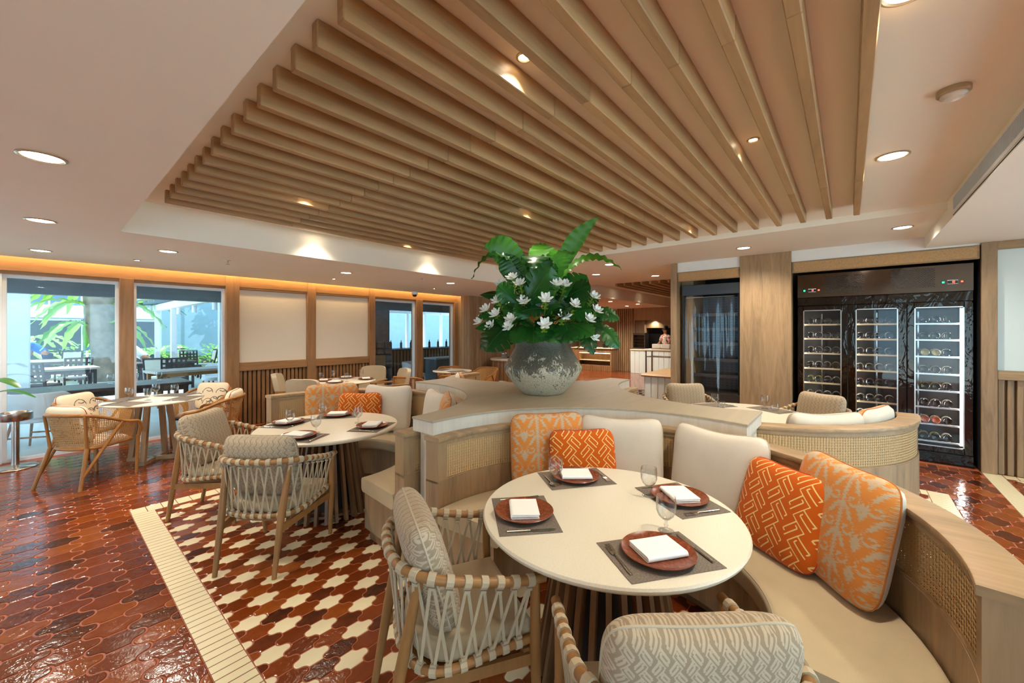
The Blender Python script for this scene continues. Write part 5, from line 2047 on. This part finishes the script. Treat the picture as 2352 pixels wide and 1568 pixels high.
for sx, sy in ((-1, -1), (-1, 1), (1, -1), (1, 1)):
    MB().box(sx * .25 - .02, sx * .25 + .02, sy * .44 - .02, sy * .44 + .02, 0, .98).build('leg', M['steel'], t)
for k in range(2):
    t = thing('paper_box', ['white paper box on the steel stand, left one', 'white paper box on the steel stand, right one'][k], 'box', (12.55, 4.62 - k * .3, 1.03), group='paper boxes on the stand')
    MB().cbox(-.1, .1, -.12, .12, .03, .16, .004).build('box_body', M['napkin'], t, 0)
    MB().cbox(-.12, .12, -.14, .14, .0, .03, .004).build('wooden_tray', M['honey_x'], t, 0)
t = thing('host_station', 'pale panelled station with rounded wood top at the wall end', 'counter', (7.5, 2.62, 0))
MB().cbox(-.42, .9, -.27, .2, 0, .78, .02).build('body', M['wallwhite'], t, 0)
for k in range(4):
    y = -.22 + k * .122
    MB().cbox(-.44, -.42, y - .053, y + .053, 0, .78, .004).build('side_board', M['pale_panel'], t, 0)
for k in range(9):
    x = -.35 + k * .14
    MB().cbox(x - .06, x + .06, .2, .22, 0, .78, .004).build('side_board', M['pale_panel'], t, 0)
MB().cbox(-.5, .98, -.3, .27, .78, .83, .022).build('station_top', M['oak_pale'], t)
t = thing('side_counter', 'oak counter with rounded stone top left of the vase beyond', 'counter', (8.2, 6.6, 0))
MB().lathe([(0, 0), (.5, 0), (.5, .86), (0, .86)], 32, (-.4, 0, 0)).box(-.4, .8, -.5, .5, 0, .86).build('body', M['honey_v'], t, 40)
for k in range(17):
    a = PI / 2 + PI * k / 16
    x, y = -.4 + .5 * math.cos(a), .5 * math.sin(a)
    MB(rotm(0, 0, a, (x, y, 0))).cbox(-.005, .015, -.035, .035, 0, .86, .003).build('front_slat', M['honey_v'], t, 0)
MB().lathe([(0, .86), (.54, .86), (.555, .885), (.54, .91), (0, .91)], 36, (-.4, 0, 0)).box(-.4, .8, -.54, .54, .86, .91).build('counter_top', M['tabletop'], t, 40)
t = thing('till_screen', 'dark screen standing on the oak counter left of the vase', 'screen', (8.15, 6.45, .91))
MB(rotm(0, R(-12), R(15))).cbox(-.012, .012, -.17, .17, .06, .34, .005).build('panel', plain('screen_blue', srgb(36, 66, 92), .25, var=0), t, 0)
MB().lathe([(0, 0), (.09, 0), (.09, .012), (.02, .02), (.02, .12), (0, .12)], 16).build('foot', M['black'], t)
for k, (dx, dy) in enumerate(((-.62, .1), (-.5, -.18), (-.35, .25))):
    t = thing('glass_jar', ['clear glass jar at the tip of the oak counter', 'clear glass jar in front of the screen', 'clear glass jar at the back of the oak counter'][k], 'jar', (8.2 + dx, 6.6 + dy, .91), group='jars on the oak counter')
    MB().lathe([(0, 0), (.05, 0), (.05, .11), (.046, .11), (.046, .006), (0, .006)], 16).build('body', M['glass'], t, 50)
    MB().lathe([(0, .11), (.052, .11), (.052, .13), (0, .135)], 16).build('lid', M['steel'], t)

# ================================================================== PEOPLE
def skin_mesh(name, verts, edges, radii, mat, parent, sub=2):
    me = D.meshes.new(name)
    me.from_pydata(verts, edges, [])
    o = link(name, me, parent)
    md = o.modifiers.new('skin', 'SKIN')
    me.skin_vertices[0].data[0].use_root = True
    for i, r_ in enumerate(radii):
        me.skin_vertices[0].data[i].radius = r_ if isinstance(r_, tuple) else (r_, r_)
    md.use_smooth_shade = True
    sb = o.modifiers.new('subdivision', 'SUBSURF')
    sb.levels = sb.render_levels = sub
    me.materials.append(mat)
    return o


M['skin'] = plain('skin', srgb(176, 120, 88), .5, var=.03)
M['hair'] = plain('black_hair', srgb(24, 20, 18), .5, var=.05)
fs = NT('floral_shirt')
_n = fs.noise(fs.coord(), 13, 3, .6, .5)
fs.col(fs.ramp(_n, [(.50, srgb(238, 226, 210)), (.56, srgb(176, 62, 52))])).set(rough=.8)


def figure(name, label, loc, rz, shirt, trousers, arms, bend=0, scale=1.0, look=0):
    """standing person facing +x; arms = (elbow, hand) pairs for right (-y) and left (+y)"""
    t = thing(name, label, 'person', loc, rz)
    t.scale = (scale,) * 3
    b = Matrix.Rotation(bend, 4, 'Y')
    hip = Vector((0, 0, .92))
    up = lambda p: tuple(hip + (b @ (Vector(p) - hip).to_4d()).to_3d())
    V = [(0, 0, .92), up((0, 0, 1.08)), up((0, 0, 1.25)), up((0, 0, 1.40)), up((.005, 0, 1.49)), up((.02, 0, 1.58)), up((.03, 0, 1.68)), up((.03, 0, 1.74))]
    r = [(.15, .115), (.14, .105), (.155, .115), (.12, .085), .05, .075, .092, .06]
    E_ = [(i, i + 1) for i in range(7)]
    for sy, (el, ha) in zip((-1, 1), arms):
        n = len(V)
        V += [up((0, sy * .19, 1.395)), up(el), up(ha), up(tuple(Vector(ha) + (Vector(ha) - Vector(el)).normalized() * .09))]
        r += [.062, .045, .032, .03]
        E_ += [(3, n), (n, n + 1), (n + 1, n + 2), (n + 2, n + 3)]
        n = len(V)
        V += [(0, sy * .095, .86), (.01, sy * .10, .48), (-.01, sy * .10, .08), (.14, sy * .11, .035)]
        r += [.095, .062, .045, .035]
        E_ += [(0, n), (n, n + 1), (n + 1, n + 2), (n + 2, n + 3)]
    skin_mesh('body', V, E_, r, M['skin'], t)
    # clothing over the same skeleton
    sv = [V[0], V[1], V[2], V[3]]
    sr = [(.17, .132), (.16, .122), (.17, .13), (.125, .092)]
    se = [(0, 1), (1, 2), (2, 3)]
    for k in (8, 16):
        n = len(sv)
        a_, e_ = Vector(V[k]), Vector(V[k + 1])
        sv += [tuple(a_), tuple(a_.lerp(e_, .75))]
        sr += [.075, .064]
        se += [(3, n), (n, n + 1)]
    skin_mesh('shirt', sv, se, sr, shirt, t)
    lv, lr, le = [(0, 0, .96), (0, 0, .90)], [(.16, .125), (.16, .125)], [(0, 1)]
    for sy in (-1, 1):
        n = len(lv)
        lv += [(0, sy * .095, .82), (.01, sy * .10, .48), (-.01, sy * .10, .10)]
        lr += [.108, .078, .066]
        le += [(1, n), (n, n + 1), (n + 1, n + 2)]
    skin_mesh('trousers', lv, le, lr, trousers, t)
    hd = Vector(V[6])
    q = Matrix.Translation(hd) @ Matrix.Rotation(look, 4, 'Z') @ b
    hm = MB(q)
    hm.lathe([(.0, .125), (.05, .117), (.085, .085), (.099, .03), (.098, -.02), (.09, -.05)], 18)
    hm.v = [v for v in hm.v]
    ho = hm.build('hair', M['hair'], t, 180)
    ho.location = (q.to_3x3() @ Vector((-.022, 0, .005)))
    fm_ = MB(q)
    fm_.tube([(.085, 0, .0), (.112, 0, -.035), (.088, 0, -.045)], [.008, .013, .008], 6)
    fm_.build('nose', M['skin'], t, 180)
    em = MB(q)
    for sy in (-1, 1):
        em.lathe([(0, .006), (.009, .003), (.009, -.003), (0, -.006)], 8, (.085, sy * .034, .0))
    em.build('eyes', M['hair'], t, 180)
    mm = MB(q)
    mm.tube([(.082, -.022, -.072), (.09, 0, -.072), (.082, .022, -.072)], .005, 6)
    mm.build('mouth', plain('lips', srgb(150, 84, 70), .5, var=0), t, 180)
    er = MB(q)
    for sy in (-1, 1):
        er.tube([(.0, sy * .094, .02), (-.008, sy * .104, .0), (.0, sy * .094, -.03)], [.008, .012, .007], 6)
    er.build('ears', M['skin'], t, 180)
    return t, q


pz, q = figure('person', 'person in a red and white floral shirt and glasses behind the far counter', (15.3, 5.3, 0), R(150),
               fs.m, plain('pale_trousers', srgb(226, 210, 188), .8), (((.06, -.26, 1.15), (.26, -.20, 1.05)), ((.06, .26, 1.15), (.26, .2, 1.05))), look=R(-60), scale=1.0)
g = MB(q)
for sy in (-1, 1):
    g.tube([(.1, sy * .034 + .024 * math.cos(a), .024 * math.sin(a)) for a in np.linspace(0, 2 * PI, 13)[:-1]], .003, 4, closed=True)
    g.bar((.1, sy * .056, .005), (.0, sy * .098, .01), .004, .004)
g.build('glasses', M['black'], pz, 0)

# ================================================================== OUTSIDE: PATIO
M['paving'] = plain('patio_paving', srgb(206, 210, 208), .55, var=.08, vs=2)
tag(MB().box(-16, 34, 7.96, 40, -.2, -.03).box(-20, -4.21, -20, 7.96, -.2, -.03).box(-4.21, 20, -20, -3.61, -.2, -.03).build('ground', M['paving'], None, 0), 'pale patio paving outside the windows', kind='structure')  # stretches behind the camera are unseen, added to bounce sun onto the ceiling
M['extwhite'] = plain('outdoor_white', srgb(228, 236, 240), .6, var=.03)
M['extgrey'] = plain('outdoor_blue_grey', srgb(116, 142, 156), .7, var=.05, vs=3)
M['eave'] = plain('eave_grey', srgb(150, 168, 176), .7, var=.04)
M['patiotop'] = plain('patio_table_top', srgb(172, 164, 156), .3, var=.06)
M['patiocream'] = fabric('patio_cream', srgb(222, 220, 204), 300)
tag(MB().box(-6, 9.0, 9.35, 9.5, 2.16, 2.62).box(-6, 9, 7.96, 9.5, 2.55, 2.62).build('eave', M['eave'], None, 0), 'grey eave board above the windows outside', kind='structure')
t = thing('white_pillar', 'broad white pillar outside at the far left', 'pillar', (-.3, 12.0, -.03))
MB().cbox(-.17, .17, -.3, .3, 0, 4.0, .01).build('shaft', M['extwhite'], t, 0)
MB().cbox(-.2, .2, -.33, .33, 2.35, 2.5, .01).build('band', M['extgrey'], t, 0)

cn = thing('added_sun_canopy', 'added white canopy out of view that shades the patio outside the left windows', 'canopy', (0, 12, 4.2))  # unseen from the camera, added to keep the sun off the patio
MB().box(-16, 4.6, -3.9, 2.4, .12, .2).build('roof_sheet', M['extwhite'], cn)
for k in range(12):
    x = -15.5 + k * 1.75
    MB().box(x, x + .12, -3.9, 2.4, 0, .12).build('beam', M['extwhite'], cn)
lr = struct('added_lounge_shell', label='added roof and wall out of view that darken the lounge beyond the far windows')  # roof and wall out of view, added to darken the lounge
MB().box(4.8, 15, 9.6, 17.3, 2.7, 2.8).build('lounge_roof', M['extgrey'], lr)
MB().box(4.7, 4.8, 9.6, 17.3, 0, 2.8).build('lounge_wall', M['extgrey'], lr)

# building across the courtyard
bd = thing('courtyard_building', 'pale two-storey building with white balconies across the courtyard', 'building', (0, 27, -.03))
MB().box(-12, 34, 0, 3, 0, 9).build('wall', M['extgrey'], bd)
for z in (2.2, 5.0):
    MB().box(-12, 10, -2.2, 0, z, z + .5).build('balcony_slab', M['extwhite'], bd)
    for k in range(24):
        x = -11.5 + k * .9
        MB().box(x, x + .05, -2.15, -2.1, z + .5, z + 1.3).build('baluster', M['extwhite'], bd)
    MB().box(-12, 10, -2.17, -2.08, z + 1.3, z + 1.38).build('hand_rail', M['extwhite'], bd)
for k in range(7):
    x = -10 + k * 3.2
    w_ = MB().box(x, x + 1.6, -.04, .02, .2, 2.1).build('window', plain('far_glass', srgb(60, 76, 84), .2, var=0), bd)
    MB().box(x - .06, x, -.06, .0, .15, 2.15).box(x + 1.6, x + 1.66, -.06, 0, .15, 2.15).box(x - .06, x + 1.66, -.06, 0, 2.1, 2.18).build('window_frame', M['extwhite'], w_)

# blue-grey pavilion wall with a lit doorway
pv = thing('pavilion', 'blue-grey pavilion wall with a lit shelf doorway', 'building', (5.6, 21.5, -.03))
MB().box(-2.4, 1.0, 0, .3, .0, 2.9).box(1.9, 6, 0, .3, 0, 2.9).box(1.0, 1.9, 0, .3, 2.2, 2.9).build('wall', M['extgrey'], pv)
MB().box(-2.4, 6, -.06, .0, .0, .55).build('base_band', M['patiodark'], pv)
dk = MB().box(1.0, 1.9, .5, .55, 0, 2.2).build('doorway', emit('doorway_glow', (1, .62, .35, 1), .9), pv)
for z in (.5, .9, 1.3, 1.7):
    MB().box(1.0, 1.9, .3, .5, z, z + .05).build('shelf', M['patiodark'], pv)

# pergola
pg = thing('pergola', 'white pergola with sloping canopy on the right of the courtyard', 'pergola', (2.6, 14, -.03))
for y in (-3.4, 1.6, 4.2):
    MB().cbox(-.07, .07, y - .07, y + .07, 0, 2.35, .006).build('post', M['whitemetal'], pg, 0)
MB().cbox(-.08, .08, -3.9, 5.2, 2.32, 2.52, .006).build('beam', M['whitemetal'], pg, 0)
MB().cbox(1.9, 2.06, -3.9, 5.2, 2.55, 2.75, .006).build('beam', M['whitemetal'], pg, 0)
for k in range(10):
    y = -3.7 + k * .95
    MB().bar((-.4, y, 2.56), (2.3, y, 2.86), .06, .09).build('rafter', M['extgrey'], pg, 0)
MB().bar((-.5, .65, 2.68), (2.4, .65, 3.0), 9.2, .03).build('canopy', M['extwhite'], pg, 0)
for y in (-2.8, -.9, .9):
    MB().lathe([(0, 0), (.05, 0), (.05, -.18), (0, -.18)], 12, (0, y, 2.3)).build('lantern', M['whitemetal'], pg)
wf_ = thing('white_fence', 'short white picket fence in the courtyard', 'fence', (wpt(205, 852, 0)[0], wpt(205, 852, 0)[1], -.03), R(-15))
for k in range(8):
    MB().box(-.6 + k * .17, -.53 + k * .17, -.02, .02, 0, .85).build('picket', M['whitemetal'], wf_)
MB().box(-.65, .75, .02, .05, .7, .75).box(-.65, .75, .02, .05, .2, .25).build('rail', M['whitemetal'], wf_)

# tree with nest ferns
M['bark'] = plain('bark', srgb(120, 112, 102), .85, var=.25, vs=5)
tr = thing('courtyard_tree', 'thick tree trunk clothed with nest ferns in the courtyard', 'tree', (1.35, 18.6, -.03))
MB().tube(bez([Vector((.1, 0, 0)), Vector((-.05, 0, 1.5)), Vector((-.2, .1, 3)), Vector((-.1, 0, 6))], 14), [.42, .36, .33, .32, .33, .36, .38, .38, .38, .38, .36, .35, .34, .33, .3], 16).build('trunk', M['bark'], tr, 60)
M['fern_out'] = leafmat('courtyard_fern', srgb(70, 140, 50), srgb(150, 200, 96), .4, .3)
for lvl, (z, n, L, dr) in enumerate(((2.75, 26, 2.2, .25), (1.75, 15, 1.45, .5), (2.35, 14, 1.9, .35))):
    for k in range(n):
        a = 2 * PI * k / n + lvl * .4 + random.uniform(-.12, .12)
        l = L * random.uniform(.75, 1.1)
        if abs((a - R(-94) + PI) % (2 * PI) - PI) < R(36): continue
        d = Vector((math.cos(a), math.sin(a), 0))
        o_ = Vector((-.15, .05, z))
        path = bez([o_ + d * .25, o_ + d * l * .5 + Vector((0, 0, l * .38)), o_ + d * l + Vector((0, 0, -l * dr))], 12)
        blade(path, .30, d.cross(UPV), fern_prof, 16, 2, wave=.03, wn=7, cup=.3).build('fern_frond', M['fern_out'], tr, 180)


def cycad(x, y, s_, label, n=22):
    t = thing('cycad_palm', label, 'plant', (x, y, -.03), group='courtyard cycads')
    MB().lathe([(0, 0), (.2, 0), (.17, .5 * s_), (.12, .8 * s_), (0, .85 * s_)], 12).build('stem', M['bark'], t)
    for k in range(n):
        a = k * 2.399
        el = .2 + .8 * ((k * .618) % 1)
        d = Vector((math.cos(a), math.sin(a), 0))
        path = bez([Vector((0, 0, .8 * s_)), d * .6 * s_ + Vector((0, 0, .8 * s_ + el * s_)), d * 1.35 * s_ + Vector((0, 0, .5 * s_ + el * .5 * s_))], 10)
        blade(path, .34 * s_, d.cross(UPV), lambda q_: math.sin(max(.06, q_) * PI * .95) ** .6, 22, 3, cup=.25, cuts=11, gap=.4).build('frond', M['fern_out'], t, 180)


cycad(-.6, 21.0, 1.1, 'spreading cycad behind the person in blue')
cycad(2.9, 20.2, .8, 'cycad right of the tree trunk')


def shrub(x, y, r_, h, label, n=240):
    t = thing('leafy_shrub', label, 'shrub', (x, y, -.03), group='courtyard shrubs')
    mb = MB()
    for k in range(n):
        a, e = random.uniform(0, 2 * PI), math.asin(random.uniform(0, 1))
        q_ = random.uniform(.55, 1)
        c = Vector((math.cos(a) * math.cos(e) * r_ * q_, math.sin(a) * math.cos(e) * r_ * q_, math.sin(e) * h * q_ + .05))
        d = Vector((math.cos(a), math.sin(a), random.uniform(-.3, .9))).normalized()
        sd = d.cross(UPV).normalized()
        l, w = random.uniform(.12, .24), random.uniform(.04, .08)
        mb.add([c, c + d * l * .5 + sd * w, c + d * l, c + d * l * .5 - sd * w], [(0, 1, 2, 3)])
    tag(mb.build('foliage', M['fern_out'], t, 180), kind='stuff')
    MB().tube([(0, 0, 0), (0, 0, h * .7)], .03, 6).build('stem', M['bark'], t)


for k, (x, y) in enumerate(((3.4, 19.6), (4.5, 19.4), (5.7, 19.2), (6.9, 19.0), (-1.6, 19.8), (-.9, 19.6), (.9, 20.4), (1.9, 19.7))):
    shrub(x, y, .75, 1.15, ORD[k] + ' leafy shrub of the courtyard planting ' + ('counted from the pergola side' if k < 4 else 'counted on behind the tree'))


# patio furniture
def patio_chair(kind):
    t = thing('patio_chair', 'patio chair', 'chair', group='patio chairs')
    fr, pad = M['patiodark'], M['patiocream']
    for sx, sy in ((-1, -1), (-1, 1), (1, -1), (1, 1)):
        MB().bar((sx * .22, sy * .23, 0), (sx * .22 - (.03 if sx < 0 else 0), sy * .23, .45), .04, .04).build('leg', fr, t)
    MB().cbox(-.24, .24, -.25, .25, .40, .47, .01).build('seat', fr if kind == 'lattice' else pad, t, 0)
    b = MB()
    for y in (-.23, .23):
        b.bar((-.23, y, .45), (-.33, y, .95), .04, .04)
    b.bar((-.33, -.25, .95), (-.33, .25, .95), .04, .04).bar((-.245, -.25, .55), (-.245, .25, .55), .04, .04)
    b.build('back_frame', fr, t)
    if kind == 'lattice':
        for k in range(4):
            y = -.14 + k * .093
            MB().bar((-.245, y, .55), (-.33, y, .95), .045, .02).build('back_slat', fr, t)
        for k in range(3):
            z = .63 + k * .1
            MB().bar((-.262 - k * .02, -.23, z), (-.262 - k * .02, .23, z), .02, .045).build('cross_slat', fr, t)
    else:
        MB().bar((-.262, 0, .59), (-.322, 0, .92), .42, .05).build('back_pad', pad, t)
    return t


def patio_table(x, y, lx, ly, rz, label, top='patiotop', leg='patiodark', h=.75):
    t = thing('patio_table', label, 'table', (x, y, -.03), rz, 'patio tables')
    MB().cbox(-lx / 2, lx / 2, -ly / 2, ly / 2, h - .03, h + .02, .006).build('table_top', M[top], t, 0)
    for sx, sy in ((-1, -1), (-1, 1), (1, -1), (1, 1)):
        MB().bar((sx * (lx / 2 - .08), sy * (ly / 2 - .08), 0), (sx * (lx / 2 - .08), sy * (ly / 2 - .08), h - .03), .06, .06).build('leg', M[leg], t)
    MB().box(-lx / 2 + .1, lx / 2 - .1, -ly / 2 + .06, -ly / 2 + .09, h - .11, h - .03).box(-lx / 2 + .1, lx / 2 - .1, ly / 2 - .09, ly / 2 - .06, h - .11, h - .03).build('apron', M[leg], t)
    return t


x, y = wpt(85, 846, .75); patio_table(x, y, 1.9, .8, R(5), 'long pale patio table outside the left window')
x, y = wpt(90, 826, .75); patio_table(x, y, 1.8, .8, R(0), 'second pale patio table farther out on the left')
x, y = wpt(440, 845, .75); patio_table(x, y, 1.5, .75, R(8), 'pale patio table with wood legs seen in the second window', leg='chairwood')
x, y = wpt(378, 829, .75); patio_table(x, y, 1.3, .8, R(0), 'dark patio table beyond the pale one in the second window', top='patiodark')
x, y = wpt(225, 884, .75); patio_table(x, y, 2.2, .9, R(0), 'long dark patio table with glasses just outside the window', top='patiodark')
for k in range(3):
    put('water_goblet', 'goblet', ['stemmed goblet on the dark patio table, left', 'stemmed goblet on the dark patio table, middle', 'stemmed goblet on the dark patio table, right'][k], 'glass', x + .15 + k * .3, y + .15, .745, 0, 'goblets on the patio')
lat, crm = patio_chair('lattice'), patio_chair('cream')
PC = [(lat, 172, 905, 100, 'dark lattice-back patio chair at the dark table'), (crm, 157, 872, 250, 'cream-backed patio chair left of the tree trunk'), (crm, 230, 872, 200, 'cream-backed patio chair before the tree trunk'),
      (lat, 128, 868, 80, 'dark lattice-back patio chair behind the long pale table'), (lat, 40, 870, 90, 'dark lattice-back patio chair at the far left'), (lat, 400, 905, 80, 'dark patio chair just beyond the right glass'),
      (crm, 372, 905, 60, 'cream patio chair back near the second window post'), (lat, 438, 868, 270, 'dark patio chair behind the pale table'), (crm, 470, 862, 180, 'cream patio chair at the pale table end'),
      (lat, 335, 872, 20, 'dark slatted patio chair beside the waiter in white'), (crm, 410, 858, 250, 'cream patio chair under the pergola'), (crm, 505, 880, 180, 'cream patio chair at the right window frame'),
      (lat, 90, 930, 60, 'dark lattice-back patio chair close to the left glass')]
done = set()
for src, px, py, a, lb in PC:
    x, y = wpt(px, py, 0)
    if src.name not in done:
        done.add(src.name)
        src.location, src.rotation_euler = (x, y, -.03), (0, 0, R(a))
        src['label'] = lb
    else:
        copy_tree(src, (x, y, -.03), R(a), lb)


def tub_chair(x, y, rz, label):
    t = thing('tub_chair', label, 'chair', (x, y, -.03), rz, 'outdoor tub chairs')
    m = MB().arc((0, 0), round_sec(.27, .31, .46, .80, .02, 3), R(70), R(290), 24)
    m.v = [(x_ * (1 + .25 * (z - .46)), y_ * (1 + .1 * (z - .46)), z - (.16 * max(0, x_ / .3 + .2) if z > .6 else 0)) for x_, y_, z in m.v]
    m.build('shell', M['extwhite'], t, 60)
    MB().lathe([(0, .40), (.27, .40), (.29, .43), (.28, .48), (0, .49)], 24).build('seat', M['extwhite'], t, 50)
    for sx, sy in ((-1, -1), (-1, 1), (1, -1), (1, 1)):
        MB().tube([(sx * .24, sy * .24, 0), (sx * .17, sy * .17, .41)], [.012, .018], 8).build('leg', M['chairwood'], t, 60)
    MB().bar((-.19, -.2, .2), (-.19, .2, .2), .02, .02).bar((.19, -.2, .2), (.19, .2, .2), .02, .02).build('stretcher', M['chairwood'], t)


x, y = wpt(90, 1035, 0); tub_chair(x, y + .3, R(60), 'pale tub chair with wood legs just outside the left glass')
x, y = wpt(495, 905, 0); tub_chair(x, y, R(200), 'white tub chair outside the right end of the second window')
t = thing('glass_balustrade', 'low glass balustrade with white rails outside the left glass', 'balustrade', (-.4, 8.5, -.03))
MB().box(-1.6, .75, -.02, .02, .66, .71).build('hand_rail', M['whitemetal'], t)
MB().box(-1.6, .75, -.015, .015, .56, .59).build('lower_rail', M['whitemetal'], t)
for x_ in (-1.2, -.1, .7):
    MB().box(x_, x_ + .04, -.02, .02, 0, .66).build('post', M['whitemetal'], t)
figure('person', 'person in a bright blue shirt stooping among the courtyard plants', (.14, 19.2, -.03), R(175), plain('blue_shirt', srgb(20, 110, 210), .8), plain('navy_trousers', srgb(30, 50, 90), .8),
       (((.2, -.25, 1.2), (.45, -.2, 1.15)), ((.2, .25, 1.2), (.45, .2, 1.15))), bend=R(50))
figure('person', 'waiter in a white shirt leaning forward beside the window post', (1.95, 15.2, -.1), R(165), plain('white_shirt', srgb(236, 242, 248), .8), plain('grey_trousers', srgb(120, 130, 140), .8),
       (((.25, -.22, 1.2), (.4, -.15, 1.0)), ((.25, .22, 1.2), (.4, .15, 1.0))), bend=R(48))

# lounge seen through the far windows
lg = thing('stone_chimney', 'dark stone-clad chimney breast in the lounge beyond the far window', 'chimney', (6.2, 10.2, -.03))
stn = plain('dark_stone', srgb(88, 88, 92), .8, var=.2, vs=9)
MB().box(-.55, .35, 0, .6, 0, 3.4).build('breast', stn, lg)
for r_ in range(7):
    for k in range(4):
        MB().cbox(-.6 + k * .25 + random.uniform(0, .02), -.37 + k * .25, -.07 - random.uniform(0, .03), .02, r_ * .19 + .01, r_ * .19 + .18, .02).build('stone', stn, lg, 0)
MB().cbox(-.35, .15, -.12, -.09, .55, .95, .01).build('wood_panel', M['honey_x'], lg, 0)
t = thing('lounge_bar', 'dark bar counter in the lounge beyond the far window', 'counter', (8.9, 12.0, -.03))
MB().box(-1.6, 2.2, 0, .7, 0, .95).build('body', M['patiodark'], t)
MB().cbox(-1.7, 2.3, -.08, .78, .95, 1.0, .01).build('counter_top', M['patiodark'], t)
for k in range(28):
    MB().box(-1.58 + k * .135, -1.5 + k * .135, -.03, 0, 0, .95).build('front_slat', M['tablewood'], t)
for k in range(8):
    o = link('bar_bottle', KINDS['g'][0] if k % 2 else KINDS['c'][0], None, (7.5 + k * .42, 12.25, .972))
    o.rotation_euler = (0, R(-90), 0)
    tag(o, ORD[k] + ' bottle from the left on the lounge bar', 'bottle', 'bottles on the lounge bar')
t = thing('lounge_window_wall', 'bright white glazed wall at the back of the lounge', 'window wall', (11.5, 17, -.03))
for k in range(8):
    MB().box(-4 + k * 1.1, -3.88 + k * 1.1, 0, .12, 0, 3.2).build('post', M['whitemetal'], t)
MB().box(-4, 4, .01, .11, 2.5, 2.62).box(-4, 4, .01, .11, 3.1, 3.4).build('transom', M['whitemetal'], t)
t = thing('grey_station', 'pale grey service station outside the far window', 'counter', (7.6, 9.2, -.03))
MB().cbox(-.35, .55, -.25, .25, 0, .82, .01).build('body', M['extgrey'], t, 0)
MB().cbox(-.38, .58, -.28, .28, .82, .86, .008).build('top', M['extwhite'], t, 0)
tub_chair(6.55, 9.0, R(300), 'pale tub chair in the lounge beyond the far window')
